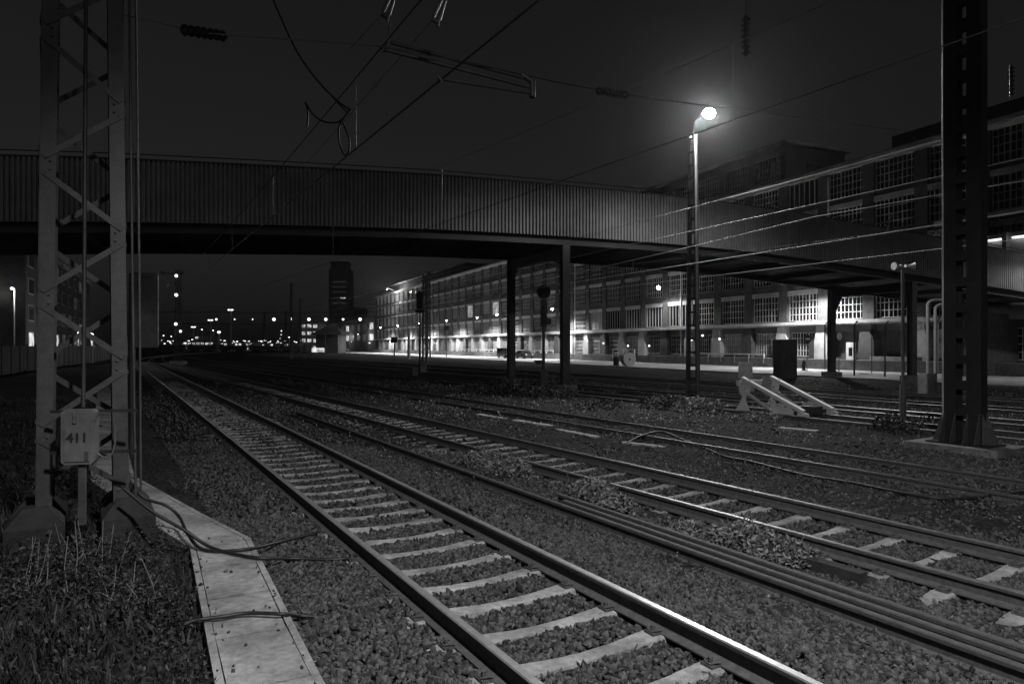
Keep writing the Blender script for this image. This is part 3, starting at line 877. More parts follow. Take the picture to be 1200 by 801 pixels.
lamp_mast(LM, 11.45, 'slim steel lamp mast with one dazzling floodlight in front of the bridge', LAMP_P, 4500, (1, 10, 0), 150, .6, 1700)
# the yard lamp behind the viewer that lights the near tracks
YL = V((2.6, -.9, 0)); lamp_mast(V((YL.x, YL.y, 0)), 8.3, 'slim steel yard lamp mast standing behind the viewpoint', V((YL.x - .8, YL.y + 1.0, 8.7)), 3900, (3, 5, 0), 121, .65, 0)

# loudspeaker post
def speaker_post():
    b = gp(1058, 490, -.12); zt = at(1058, 313, b.y).z
    root = thing('loudspeaker_post', 'thin pale post with two white horn loudspeakers on top', 'loudspeaker post', b)
    MB().cyl((b.x, b.y, b.z), (b.x, b.y, b.z + 1.1), .10, 10).build('sleeve', M['galv'], root)
    MB().cyl((b.x, b.y, b.z + 1.1), (b.x, b.y, zt), .055, 10).build('pole', M['galv'], root)
    for sd in (-1, 1):
        c = V((b.x + sd * .1, b.y - .03, zt + .03))
        mb = MB().tube([c, c + V((sd * .1, -.02, .0)), c + V((sd * .2, -.04, .0)), c + V((sd * .24, -.05, .0))], [.04, .05, .1, .13], 12)
        mb.cyl(c + V((-sd * .04, 0, 0)), c, .06, 10)
        mb.build('horn', M['paint_white'], root)
    MB().box((b.x, b.y, zt - .02), (.3, .06, .05)).build('crossbar', M['galv_dark'], root)
speaker_post()

# ------------------------------------------------------------------ buffer stop
def buffer_stop():
    u, n = T4.u, T4.n
    tz = T4.z
    c = (gp(868, 481, -.05) + V((0, 0, 0)))
    s_front = c.dot(u)                      # front feet, train side (towards the far end)
    def P(off, s, z): q = n * (T4.a + off) + u * (s_front + s); q.z = tz + z; return q
    o = P(0, 0, -.15)
    root = thing('buffer_stop', 'white triangular steel buffer stop at the end of a siding', 'buffer stop', o)
    for off in (-.72, .85):
        mb = MB(); w = .09
        # sloping top member from beam to tail
        mb.bar(P(off, -.1, 1.16), P(off, -2.55, .16), .17, .11, side=n)
        # double inner struts
        mb.bar(P(off - .05, -.25, .72), P(off - .05, -1.35, .12), .06, .06, side=n)
        mb.bar(P(off + .07, -.05, .70), P(off + .07, -1.15, .12), .06, .06, side=n)
        # front post: gusset head, waist and spread foot
        d = n * .04
        mb.prism([(-.42, 1.12), (-.02, 1.18), (.12, .95), (.08, .66), (-.06, .5), (.10, .2), (.24, .02), (-.36, .02), (-.2, .3), (-.2, .5), (-.36, .7)], P(off - .02, -.05, 0), u, (0, 0, 1), d)
        # tail gusset
        mb.prism([(-1.35, .02), (-2.75, .02), (-2.75, .10), (-2.35, .2), (-1.75, .44), (-1.4, .26)], P(off - .03, 0, 0), u, (0, 0, 1), n * .05)
        mb.build('side_frame', M['paint_white'], root)
        bo = MB()
        for (s, z) in ((-1.3, .42), (-1.45, .5), (-1.6, .5), (-1.75, .4), (-1.3, .28), (-1.6, .3), (-1.9, .28), (-2.2, .2), (-2.5, .12), (-.12, .95), (-.25, .8), (.05, .8), (-.2, 1.05)):
            q = P(off - .03, s, z); bo.cyl(q, q - n * .03, .022, 6)
        bo.build('bolts', M['rust'], root)
    MB().bar(P(-.9, -.02, .98), P(.9, -.02, .98), .1, .2, side=u).build('buffer_beam', M['paint_white'], root)
    pl = MB()
    pl.prism([(-.28, .3), (.28, .3), (.28, .0), (.18, -.32), (.0, -.42), (-.18, -.32), (-.28, 0)], P(.62, -.1, .86), n, (0, 0, 1), u * -.03)
    pl.build('buffer_plate', M['paint_grey'], root)
    MB().bar(P(-.8, -2.3, .1), P(.8, -2.3, .1), .1, .12, side=u).build('tail_tie', M['paint_dark'], root)
    MB().box(P(.1, -2.3, .16), (.5, .45, .26), T4.ang).build('clamp_block', M['paint_dark'], root)
buffer_stop()

# ------------------------------------------------------------------ cabinets and boxes
def cabinet(name, label, x0, x1, ytop, ybase, mat_, z0=-.1, dep=.5, plinth=False, rz=.3, cat='cabinet', leg=False):
    b = gp((x0 + x1) / 2, ybase, z0); Y = b.y
    w = (x1 - x0) * Y / F; h = (ybase - ytop) * Y / F
    root = thing(name, label, cat, b, rz)
    bd = MB()
    bd.prism([(-w / 2, 0), (w / 2, 0), (w / 2, h), (w / 2 - .04, h + .03), (-w / 2 + .04, h + .03), (-w / 2, h)], (0, 0, 0), (1, 0, 0), (0, 0, 1), (0, dep, 0))
    bd.build('housing', mat_, root, loc=(0, 0, 0))
    MB().bx(-w / 2 + .04, w / 2 - .04, -.02, -.001, .06, h - .06).build('door', mat_, root, loc=(0, 0, 0))
    MB().bx(w / 2 - .14, w / 2 - .1, -.045, -.021, h * .45, h * .58).build('handle', M['galv_dark'], root.children[-1], loc=(0, 0, 0))
    MB().bx(-w / 2 - .04, w / 2 + .04, -.04, dep + .04, -.12, 0).build('plinth', M['old_concrete'], root, loc=(0, 0, 0))
    return root
cabinet('relay_cabinet', 'tall dark grey cabinet standing behind the white buffer stop', 913, 936, 398, 444, M['paint_dark'], -.05, .8)
cabinet('relay_cabinet', 'lower grey cabinet left behind the buffer stop, with another box on top', 871, 885, 445, 459, M['paint_grey'], -.1, .4)
b = gp(878, 459, -.1)
cb = cabinet('junction_box', 'small grey box stacked on the cabinet left of the buffer stop', 868.5, 882, 428, 444, M['paint_grey'], -.1, .35)
cb.location = (b.x - .1, b.y + .02, b.z + .70); cb.scale = (.8, .8, .82)
cabinet('pipe_cabinet', 'grey cabinet at the foot of the bent white pipes', 1084, 1100, 438, 462, M['paint_grey'], -.1, .5)
def pipes():
    Y = gz(462, -.1) + .1
    root = thing('bent_pipes', 'pair of white pipes rising from a cabinet and bending right', 'pipes', at(1092, 437, Y))
    for x, yb, yt, r in ((1087, 437, 361, .07), (1096, 437, 366, .07), (1099, 437, 380, .05)):
        a = at(x, yb, Y); t = at(x, yt, Y)
        pts = [a, t]
        for k in range(1, 6):
            an = math.pi / 2 * k / 5
            pts.append(t + V((.4 * (1 - math.cos(an)), .15 * math.sin(an), .4 * math.sin(an))))
        pts.append(pts[-1] + V((.9, .4, .06)))
        MB().tube(pts, r, 10).build('pipe', M['paint_white'], root)
pipes()

# dark sign panel behind the mast
def panel():
    Y = 14.0; c = at(169, 363, Y)
    root = thing('signal_screen', 'tall grey panel on a post just right of the lattice mast', 'panel', (at(157, 400, Y).x, Y, .1), .25)
    w, h = .41, 1.50; z0 = c.z - h / 2 - .1
    x0 = .02
    MB().prism([(x0 + .02, 0), (x0 + w - .02, 0), (x0 + w, .03), (x0 + w, h - .03), (x0 + w - .02, h), (x0 + .02, h), (x0, h - .03), (x0, .03)], (0, 0, z0), (1, 0, 0), (0, 0, 1), (0, .16, 0)).build('panel', M['box_grey'], root, loc=(0, 0, 0))
    fr = MB()
    fr.bx(x0 - .02, x0 + .05, -.03, -.001, z0 - .02, z0 + h + .02); fr.bx(x0 + w - .05, x0 + w + .02, -.03, -.001, z0 - .02, z0 + h + .02)
    fr.bx(x0 + .052, x0 + w - .052, -.028, -.001, z0 + h - .06, z0 + h + .02); fr.bx(x0 + .052, x0 + w - .052, -.028, -.001, z0 - .02, z0 + .05)
    fr.build('frame', M['box_grey'], root, loc=(0, 0, 0))
    MB().cyl((-.06, .1, -.2), (-.06, .1, z0 + h), .06, 10).build('post', M['galv_dark'], root, loc=(0, 0, 0))
panel()

# ------------------------------------------------------------------ overhead lines
def sag_pts(a, b, sag, n=14):
    return [a.lerp(b, i / n) - V((0, 0, 4 * sag * (i / n) * (1 - i / n))) for i in range(n + 1)]
def overhead(tr, zc, zm, label, s0, s1, wm='wire', rm=.8, off=0.0, rc=.0085, span=60, ph=0.0, dpitch=8, sagm=.9, stag=0.0):
    p = tr.p(max(s0, 0), off)
    root = thing('overhead_line', label, 'overhead wire', (p.x, p.y, zc))
    cw = []; mw = []; dr = []
    s = s0
    xs = np.arange(s0, s1 + .1, 4.0)
    def zmess(s):
        t = ((s - ph) / span) % 1.0
        return zm - 4 * sagm * t * (1 - t)
    for s in xs:
        cw.append(tr.p(s, off, zc)); mw.append(tr.p(s, off, zmess(s)))
    MB().tube(cw, rc, 5).build('contact_wire', M[wm], root)
    MB().tube(mw, rc * rm, 5).build('messenger_wire', M[wm], root)
    for s in np.arange(s0 + 3, min(s1, 70), dpitch):
        MB().tube([tr.p(s, off, zc + .01), tr.p(s, off, zmess(s) - .01)], .004, 4).build('dropper', M[wm], root)
    return root
C1 = Track(4.72, 133, 6.1)
overhead(C1, 6.10, 7.6, 'thick dark contact wire rising steeply across the sky above the near track', -6, 150, rc=.016, ph=-51, sagm=.5)
C2 = Track(9.6, 109, 5.5)
overhead(C2, 5.65, 7.4, 'dark contact wire above the second track passing behind the floodlight', -6, 200, rc=.009, rm=.4, ph=-40, sagm=.9, dpitch=10)
C4 = Track(21.6, 200, 5.67)
oh = overhead(C4, 5.67, 6.63, 'group of four pale lit wires above the siding, crossing before the bridge', -4, 120, rc=.016, rm=.95, ph=15, span=60, sagm=.6, dpitch=9, wm='wire_lit')
for z, r in ((7.02, .011), (8.0, .010)):
    MB().tube([C4.p(q, 0, z) for q in np.arange(-4, 120, 4.0)], r, 6).build('feeder_wire', M['wire_lit'], oh)
C5 = Track(28.6, 146, 5.67)
overhead(C5, 5.67, 7.4, 'thin pale wire low in front of the bridge at the right, above the fifth track', -4, 120, rc=.010, rm=.25, ph=-20, sagm=.9, dpitch=60, wm='wire_lit')

# head-span between the two masts, with insulators
def rod_insulator(mb, c, d, L, r=.05, n=7):
    d = d.normalized()
    mb.cyl(c - d * L / 2, c + d * L / 2, r * .45, 8)
    for k in range(n):
        q = c + d * (L * (-.42 + .84 * k / (n - 1)))
        mb.cyl(q - d * .008, q + d * .012, r, 12, 0, r * .6)
def head_span():
    a = at(146, 18, 7.9); b0 = at(450, 55, 9.6); b1 = at(655, 97, 11.1); c = at(815, 122, 12.75); e = V((RM.x, RM.y, 7.1))
    root = thing('head_span', 'thin cross-span wire with insulators between the lattice mast and the right mast', 'span wire', a)
    pts = [a, at(240, 39, 8.35), at(320, 45, 8.8), b0, at(560, 76, 10.3), b1, at(720, 109, 11.7), c]
    MB().tube([c, e], .004, 5).build('tail_wire', M['wire'], root)
    MB().tube(pts, .009, 5).build('wire', M['wire'], root)
    for x, y, Y, L in ((240, 39, 8.35, .72), (718, 109, 11.65, .75)):
        mb = MB(); dd = at(x + 20, y + 3, Y + .25) - at(x, y, Y)
        rod_insulator(mb, at(x, y, Y), dd, L, .07)
        mb.build('insulator', M['insul'], root)
    mb = MB(); q = at(874, 42, 12.9); rod_insulator(mb, q, V((0, 0, 1)), .75, .09, 7)
    mb.tube([q + V((0, 0, .3)), q + V((0, 0, 2.5))], .01, 5)
    mb.build('hanging_insulator', M['insul'], root)
    mb = MB(); q = at(1185, 95, 13.5); rod_insulator(mb, q, V((0, 0, 1)), .6, .07, 7); mb.build('hanging_insulator', M['insul'], root)
head_span()
def steady():
    Y = 9.8
    root = thing('steady_arm', 'dark registration arm of three steel tubes holding the near contact wire', 'registration arm', at(540, 80, Y))
    MB().tube([at(450, 58, Y), at(620, 96 + 6, Y + .9)], .03, 8).tube([at(458, 50, Y), at(616, 92, Y + .9)], .028, 8).build('upper_tube', M['mast_dark'], root)
    MB().tube([at(514, 92, Y), at(620, 109, Y + .8)], .026, 8).build('arm_tube', M['mast_dark'], root)
    mb = MB(); mb.tube([at(612, 88, Y + .9), at(624, 96, Y + .9), at(624, 114, Y + .85)], .05, 8); mb.build('clamp', M['mast_dark'], root)
    mb = MB(); mb.tube([at(451, 62, Y), at(458, 18, Y - .3), at(462, -60, Y - .4)], .008, 5); mb.tube([at(518, 95, Y), at(513, 90, Y)], .03, 6); mb.tube([at(448, 60, Y), at(454, 54, Y)], .035, 8); mb.build('hanger', M['mast_dark'], root)
steady()
def hangers():
    for (x, y, lab) in ((452, 14, 'left dark wire clamp hanging at the top edge of the sky'), (511, 20, 'right dark wire clamp hanging at the top edge of the sky')):
        Y = 9.0
        root = thing('wire_clamp', lab, 'wire clamp', at(x, y, Y), 0, 'wire clamps at the top of the sky')
        mb = MB().tube([at(x - 4, y + 3, Y), at(x + 3, y + 8, Y)], .028, 6).tube([at(x - 3, y, Y), at(x + 9, y - 26, Y)], .022, 6).tube([at(x + 4, y + 4, Y), at(x + 14, y - 30, Y)], .022, 6)
        mb.tube([at(x + 3, y + 2, Y), at(x + 2, y + 12, Y)], .02, 6)
        mb.build('clamp', M['mast_dark'], root)
        MB().tube([at(x + 9, y - 26, Y), at(x + 70, y - 260, Y)], .012, 5).build('rod', M['mast_dark'], root)
        t = at(x - 3, y + 2, Y)
        MB().tube([t, at(x - 45, y + 47, Y + 3)] if x < 480 else [t, at(x - 40, y + 45, Y + 3), at(x - 150, y + 170, Y + 14)], .008, 5).build('wire', M['wire'], root)
hangers()
def jumper():
    Y = 15.0
    root = thing('jumper_cable', 'loose looped jumper cable hanging in the sky above the bridge', 'cable', at(395, 150, Y))
    def pth(pts): return [at(x, y, Y) for x, y in pts]
    def smooth(pts, n=5):
        out = []
        P = [pts[0]] + pts + [pts[-1]]
        for i in range(1, len(P) - 2):
            for k in range(n):
                t = k / n; a, b, c, d = P[i - 1], P[i], P[i + 1], P[i + 2]
                out.append(0.5 * ((2 * b) + (c - a) * t + (2 * a - 5 * b + 4 * c - d) * t * t + (3 * b - a - 3 * c + d) * t ** 3))
        out.append(pts[-1]); return out
    globals()['smooth'] = smooth
    MB().tube(smooth(pth([(318, -5), (345, 55), (370, 92), (395, 118), (412, 130)])), .022, 6).tube(smooth(pth([(392, 116), (402, 127), (408, 133)])), .018, 6).build('feeder', M['black'], root)
    MB().tube(smooth(pth([(360, 149), (361, 132), (358, 120), (366, 133), (378, 142), (392, 144), (401, 140), (410, 129)])), .02, 6).build('slack_loop', M['black'], root)
    MB().tube(smooth(pth([(402, 140), (397, 150), (398, 168), (404, 182), (409, 176), (409, 163), (402, 144)])), .02, 6).build('hanging_loop', M['black'], root)
    Y2 = 20.6
    r2 = thing('jumper_cable', 'small pale jumper loop between the lit wires at the right', 'cable', at(1030, 260, Y2))
    MB().tube(smooth([at(x, y, Y2) for x, y in ((1022, 254), (1026, 261), (1035, 261), (1043, 257), (1046, 249))]), .014, 5).tube(smooth([at(x, y, Y2) for x, y in ((1036, 261), (1041, 268), (1038, 275), (1034, 277))]), .014, 5).build('loop', M['galv'], r2)
jumper()

# ------------------------------------------------------------------ signals in the yard
def signal(label, x, ybase, ytop, kind, z0=-.15, cat='signal'):
    b = gp(x, ybase, z0); Y = b.y
    zt = at(x, ytop, Y).z
    root = thing('railway_signal', label, cat, b)
    MB().cyl((b.x, b.y, b.z), (b.x, b.y, zt - .3), .09, 8).build('post', M['paint_dark'], root)
    if kind == 'hood':
        w = .55
        MB().prism([(-w / 2, -1.6), (w / 2, -1.6), (w / 2, -.5), (w * .7, -.45), (0, 0), (-w * .7, -.45), (-w / 2, -.5)], (b.x, b.y - .2, zt), (1, 0, 0), (0, 0, 1), (0, .3, 0)).build('head', M['black'], root)
        MB().prism([(-.45, 0), (.45, 0), (.3, -.25), (-.3, -.25)], (b.x, b.y - .25, zt - 1.7), (1, 0, 0), (0, 0, 1), (0, .5, 0)).build('bracket', M['black'], root)
    if kind == 'disc':
        MB().cyl((b.x, b.y - .14, zt - .42), (b.x, b.y - .08, zt - .42), .42, 20).build('disc', M['black'], root)
        MB().box((b.x, b.y, zt - 1.7), (.4, .25, 1.6)).build('head', M['black'], root)
        hv = MB()
        for z in (-1.2, -1.6, -2.0): hv.cyl((b.x + .1, b.y - .14, zt + z), (b.x + .1, b.y - .4, zt + z), .12, 10)
        hv.build('lamp_hood', M['black'], root)
        MB().box((b.x + .3, b.y - .1, zt - 2.2), (.3, .25, .35)).build('side_lamp', M['black'], root)
        MB().box((b.x + .05, b.y, b.z + .5), (.42, .4, 1.0)).build('base_box', M['galv_dark'], root)
        MB().prism([(-.3, 0), (.3, 0), (.12, -.25), (-.12, -.25)], (b.x - .3, b.y, b.z + 1.55), (1, 0, 0), (0, 0, 1), (0, .3, 0)).build('shunt_lamp', M['black'], root)
    if kind == 'board':
        MB().box((b.x, b.y - .1, zt - .4), (1.0, .08, .85)).build('board', M['black'], root)
    return root
signal('tall signal post with a hooded dark head in the middle distance', 492, 438, 340, 'hood')
signal('signal with a round dark disc standing between the bridge columns', 637, 452, 334, 'disc')
signal('small signal post with a square dark board before the lit street', 523, 419, 382, 'board')
signal('short dark signal post with a small board at the far street end', 462, 424, 395, 'board')
for (x0, x1, yt, yb, lab) in ((484, 490, 431, 440, 'small pale box left of the hooded signal post'), (493, 500, 428, 436, 'small pale box right of the hooded signal post')):
    cabinet('trackside_box', lab, x0, x1, yt, yb, M['paint_grey'], -.15, .3, cat='box')
p = gp(479, 421, -.1); c = at(479, 384, p.y)
tag(MB().cyl((p.x, p.y, -.2), (p.x, p.y, c.z), .28, 8, 0, .2).build('concrete_post', M['concrete']), 'pale concrete post standing at the far end of the lit street', 'post')

# left-distance signal gantry arm
def arm_mast():
    b = gp(209, 425, .0); Y = b.y
    root = thing('signal_mast', 'dark lattice signal mast with a left arm and white lamps beside the curve', 'signal mast', b)
    zt = at(209, 316, Y).z
    mb = MB()
    for sx in (-.3, .3):
        for sy in (-.3, .3): mb.bar((b.x + sx, Y + sy, 0), (b.x + sx * .7, Y + sy * .7, zt), .09, .09)
    z = .5; k = 0
    while z < zt - 1:
        s = 1 if k % 2 else -1
        mb.bar((b.x - .3 * s, Y - .3, z), (b.x + .3 * s, Y - .3, z + .9), .06, .05); z += .9; k += 1
    mb.build('lattice', M['paint_dark'], root)
    mb = MB().bar(at(189, 320, Y), at(215, 321, Y), .14, .18).bar(at(205, 330, Y), at(215, 318, Y), .1, .1)
    mb.build('arm', M['paint_dark'], root)
    MB().ball(at(190, 320, Y), .3, 8, 6).build('arm_lamp', M['galv'], root)
    for x, y, r in ((206.5, 323, .2), (206.5, 345.5, .22), (206, 379.5, .2), (211.5, 388, .17)):
        MB().ball(at(x, y, Y - .45), r, 10, 6).build('lamp_glass', M['lampfar'], root)
        MB().bar(at(x, y, Y - .4), at(209.5, y, Y), .08, .1).build('lamp_bracket', M['paint_dark'], root)
    MB().bx(b.x - .9, b.x + .9, Y - .6, Y + .6, -.3, .25).build('foundation', M['concrete'], root)
arm_mast()

# twin poles / catenary masts far away
def pole(x, yb, yt, label, w=.3, lattice=False, arm=False):
    b = gp(x, yb, -.1); Y = b.y; zt = at(x, yt, Y).z
    root = thing('catenary_mast', label, 'mast', b, 0, 'far catenary masts in the yard')
    mb = MB()
    for sx in (-w / 2, w / 2):
        mb.bar((b.x + sx, Y, -.2), (b.x + sx * .7, Y, zt), w * .42, w * .5)
    z = .6; k = 0
    while z < zt - w:
        s = 1 if k % 2 else -1
        mb.bar((b.x - w / 2 * s, Y, z), (b.x + w / 2 * s, Y, z + w * 1.6), w * .16, w * .2); z += w * 1.6; k += 1
    mb.build('mast', M['paint_dark'], root)
    MB().bar((b.x - w * .3, Y - .1, zt - w), (b.x + w * 2.2, Y - .1, zt - w * .8), w * .3, w * .3).build('bracket', M['paint_dark'], root)
pole(341.5, 420, 332, 'tall thin far mast standing left of the tower block', .38)
pole(352, 415, 350, 'shorter lattice mast between the thin mast and the tower block', .6)
pole(310, 414, 366, 'faint thin mast below the left end of the span wire lights', .5)
pole(335, 413, 364, 'faint mast under the row of hanging lamps', .5)
pole(497.5, 424, 322, 'dark mast right beside the hooded signal, before the factory', .5)
pole(502.5, 420, 318, 'dark mast nearest right of the hooded signal pair', .5)

# ------------------------------------------------------------------ street things
def drum():
    b = gp(736, 428.5, 0); Y = b.y; r = .75
    root = thing('cable_drum', 'round pale cable drum standing on its rim beside the street', 'cable drum', (b.x, b.y, 0), .25)
    for y in (-.4, .4):
        MB().cyl((0, y - .04, r), (0, y + .04, r), r, 28).build('flange', M['wood'], root, loc=(0, 0, 0))
    MB().cyl((0, -.36, r), (0, .36, r), r * .6, 20).build('core', M['black'], root, loc=(0, 0, 0))
    MB().cyl((0, -.46, r), (0, -.442, r), .12, 14).build('hub', M['black'], root, loc=(0, 0, 0))
drum()
p = gp(722, 428, 0)
tag(MB().cyl((p.x, p.y, 0), (p.x, p.y, .95), .32, 12, 0, .34).cyl((p.x, p.y, .95), (p.x, p.y, .98), .36, 12).build('oil_barrel', M['paint_dark']), 'small dark barrel left of the cable drum', 'barrel')
def railing(s0, s1, out, label, h=1.0, z=.95, pitch=2.0):
    p = fp(s0, out, 0)
    root = thing('railing', label, 'railing', (p.x, p.y, z), FANG)
    L = s1 - s0
    MB().bx(0, L, -.05, .05, h - .1, h + .02).build('top_rail', M['paint_white'], root, loc=(0, 0, 0))
    MB().bx(0, L, -.03, .03, .08, .16).build('bottom_rail', M['galv_dark'], root, loc=(0, 0, 0))
    n = max(2, round(L / pitch)); me = MB().bx(-.06, .06, -.055, .055, 0, h).mesh('post', M['paint_white'])
    for i in range(n + 1): inst('post', me, root, (L * i / n, .0, 0))
railing(55.5, 66.5, 2.25, 'white railing on the loading dock left of the tall dark cabinet', 1.0, .4, 2.2)
railing(79.5, 85, 2.3, 'white railing around the dock steps beside the cable drum', 1.4, .4, 1.4)
railing(104, 150, 2.2, 'long pale railing on the dock behind the parked off-roader', .9, .6, 2.4)
# fence posts under the bridge
for i, (x, yb, yt, lab) in enumerate(((966.5, 433, 377, 'thin dark fence post left of the bridge portal'), (1001, 440, 376, 'thin dark fence post right beside the left portal leg'), (1037, 441, 376, 'thin dark fence post in the middle of the portal'))):
    b = gp(x, yb, 0); zt = at(x, yt, b.y).z
    tag(MB().bar((b.x, b.y, -.1), (b.x, b.y, zt - .3), .1, .1).bar((b.x, b.y, zt - .3), (b.x + .12, b.y - .25, zt), .08, .08).build('fence_post', M['paint_dark']), lab, 'fence post', 'fence posts under the bridge')
def round_sign(x, y, Y, r, label, m1, bar=False, post=True):
    c = at(x, y, Y)
    root = thing('traffic_sign', label, 'sign', (c.x, c.y, 0), .5)
    MB().cyl((0, .0, c.z), (0, .03, c.z), r, 24).build('plate', m1, root, loc=(0, 0, 0))
    if bar: MB().bx(-r * .62, r * .62, -.012, -.002, c.z - r * .14, c.z + r * .14).build('bar', M['paint_white'], root, loc=(0, 0, 0))
    MB().cyl((0, .07, 0), (0, .07, c.z), .04, 8).build('post', M['galv_dark'], root, loc=(0, 0, 0))
round_sign(946.5, 397, 62, .42, 'dark round no-entry sign with a pale bar right of the tall cabinet', M['black'], True)
round_sign(1022.5, 389, 56, .3, 'plain dark round sign seen through the bridge portal', M['black'])
round_sign(984, 394, 60, .33, 'pale round sign left of the portal leg', M['paint_white'])
for x, y in ((693, 399), (712, 402), (741, 405), (766, 405), (816, 398), (829, 393), (849, 397)):
    t = (x - CX) / F; q = (FN.x * FD - t * FN.y * FD) / (t * FU.y - FU.x); p = fp(q, .75); z = at(x, y, p.y).z
    p.z = z; rt = thing('dock_lamp', 'small round lamp glowing under the ledge of the factory front', 'lamp', p, FANG, 'small lamps under the factory ledge')
    MB().ball((0, 0, 0), .13, 8, 6).build('lamp_glass', M['lampfar'], rt, loc=(0, 0, 0)); MB().bx(-.09, .09, -.8, -.1, .08, .16).build('bracket', M['galv_dark'], rt, loc=(0, 0, 0))
# hydrant
b = gp(942, 434, 0)
hy = MB().cyl((b.x, b.y, 0), (b.x, b.y, .7), .16, 10).ball((b.x, b.y, .72), .19, 10, 6).cyl((b.x - .3, b.y, .5), (b.x + .3, b.y, .5), .08, 8).cyl((b.x, b.y, .85), (b.x, b.y, 1.0), .05, 6).cyl((b.x, b.y, 0), (b.x, b.y, .06), .24, 10)
tag(hy.build('hydrant', M['black']), 'small dark hydrant on the pale pavement right of the tall cabinet', 'hydrant')

def car(label, s, out, rz, paint, jeep=False, p=None, cat='car'):
    q = fp(s, out, 0) if p is None else p
    root = thing('parked_car', label, cat, q, rz, 'vehicles parked along the street')
    L, W = (4.3, 1.75)
    if jeep: prof = [(-2.1, .45), (2.1, .45), (2.15, .95), (2.0, 1.12), (.95, 1.18), (.6, 1.85), (-2.0, 1.88), (-2.12, 1.1)]; zc = 1.0
    else: prof = [(-2.1, .35), (2.1, .35), (2.15, .62), (1.95, .8), (1.0, .92), (.35, 1.38), (-.95, 1.42), (-1.75, .98), (-2.12, .9)]
    MB().prism(prof, (0, -W / 2, 0), (1, 0, 0), (0, 0, 1), (0, W, 0)).build('body', paint, root, loc=(0, 0, 0))
    g = MB()
    zb, zt2 = (1.2, 1.75) if jeep else (.95, 1.32)
    for sd in (-1, 1):
        y = sd * (W / 2 + .004)
        if jeep: pts = [(-1.9, zb), (.72, zb), (.52, zt2), (-1.85, zt2)]
        else: pts = [(-1.5, zb), (.8, zb), (.3, zt2), (-.9, zt2)]
        g.prism(pts, (0, y - .004, 0), (1, 0, 0), (0, 0, 1), (0, .008, 0))
    g.build('window', M['glass'], root, loc=(0, 0, 0))
    for x in (-1.35, 1.35):
        for sd in (-1, 1):
            w = MB().cyl((x, sd * (W / 2 - .2), .34), (x, sd * (W / 2 + .02), .34), .34, 16).build('wheel', M['black'], root, loc=(0, 0, 0))
            MB().cyl((x, sd * (W / 2 + .021), .34), (x, sd * (W / 2 + .03), .34), .2, 12).build('rim', M['paint_grey'], w, loc=(0, 0, 0))
    for sd in (-1, 1): MB().box((2.14, sd * .62, .75), (.06, .3, .16)).build('headlight', M['paint_white'], root, loc=(0, 0, 0))
    return root
car('dark boxy off-road car parked on the street right of the far bridge column', 118, 5.0, FANG + math.pi, M['carpaint'], True)
car('low dark car parked behind the disc signal', 110.5, 4.6, FANG + math.pi, M['carpaint'])
car('white car parked at the far end of the lit street', 262, 9, FANG + 1.2, M['carwhite'])
car('dark car parked left of the white car at the far street end', 285, 9, FANG + 1.3, M['carpaint'])
car('pale car parked before the hip-roofed shed', 300, 18, FANG + 1.4, M['paint_grey'])

# ------------------------------------------------------------------ bridge head at the right with tube lights
def bridge_head():
    c = fp(33.5, 1.0, 0)
    root = thing('bridge_entrance', 'lit canopy with a lattice girder where the bridge meets the factory', 'canopy', (c.x, c.y, 8.9), FANG)
    MB().bx(-6, 4, .0, .3, 3.3, 3.7).build('beam', M['lintel'], root, loc=(0, 0, 0))
    mb = MB().bx(-6, 4, .55, .65, 2.0, 2.1).bx(-6, 4, .55, .65, 2.95, 3.05)
    x = -6; k = 0
    while x < 3.9:
        mb.bar((x, .6, 2.1 if k % 2 else 2.95), (x + .8, .6, 2.95 if k % 2 else 2.1), .06, .06); x += .8; k += 1
    mb.build('lattice_girder', M['galv'], root, loc=(0, 0, 0))
    MB().bx(-6, 4, -.6, .5, -.2, 1.9).build('back_wall', M['paint_white'], root, loc=(0, 0, 0))
    for x, q in ((-3.1, .8), (-1.05, .45)):
        h = MB().bx(x - q, x + q, .55, .8, 1.52, 1.62).build('light_fitting', M['paint_grey'], root, loc=(0, 0, 0))
        MB().cyl((x - q, .68, 1.46), (x + q, .68, 1.46), .08, 8).build('tube', M['tube'], h, loc=(0, 0, 0))
    MB().bx(-2.0, -1.7, .52, .9, -.2, 1.9).build('pillar', M['paint_grey'], root, loc=(0, 0, 0))
bridge_head()
# dark brick wall and heap of pale sheets under the bridge at far right
q = gp(1185, 442, 0)
w = MB().box((q.x + 4, q.y + 4, 2.6), (14, .5, 5.3), FANG + 1.5).build('brick_wall', M['brick']); tag(w, 'dark brick wall behind the steel mast under the bridge', 'wall')
root = thing('sheet_heap', 'heap of pale flat sheets leaning under the bridge at the right edge', 'heap', gp(1185, 437, 0))
q = gp(1184, 438, 0)
for i in range(4):
    MB().box((q.x - .8 + i * .75, q.y + .3 * i, .45 + .14 * i), (1.5, .05, 1.1 + .1 * i), mat=Matrix.Rotation(.3, 3, 'Z') @ Matrix.Rotation(-.7 - .1 * i, 3, 'Y') @ Matrix.Rotation(.4, 3, 'X')).build('sheet', M['paint_grey'], root)
pp = MB().cyl((at(1150, 360, 50)), at(1215, 362, 47), .4, 12)
tag(pp.build('duct', M['galv_dark']), 'horizontal dark duct under the bridge behind the right mast', 'duct')

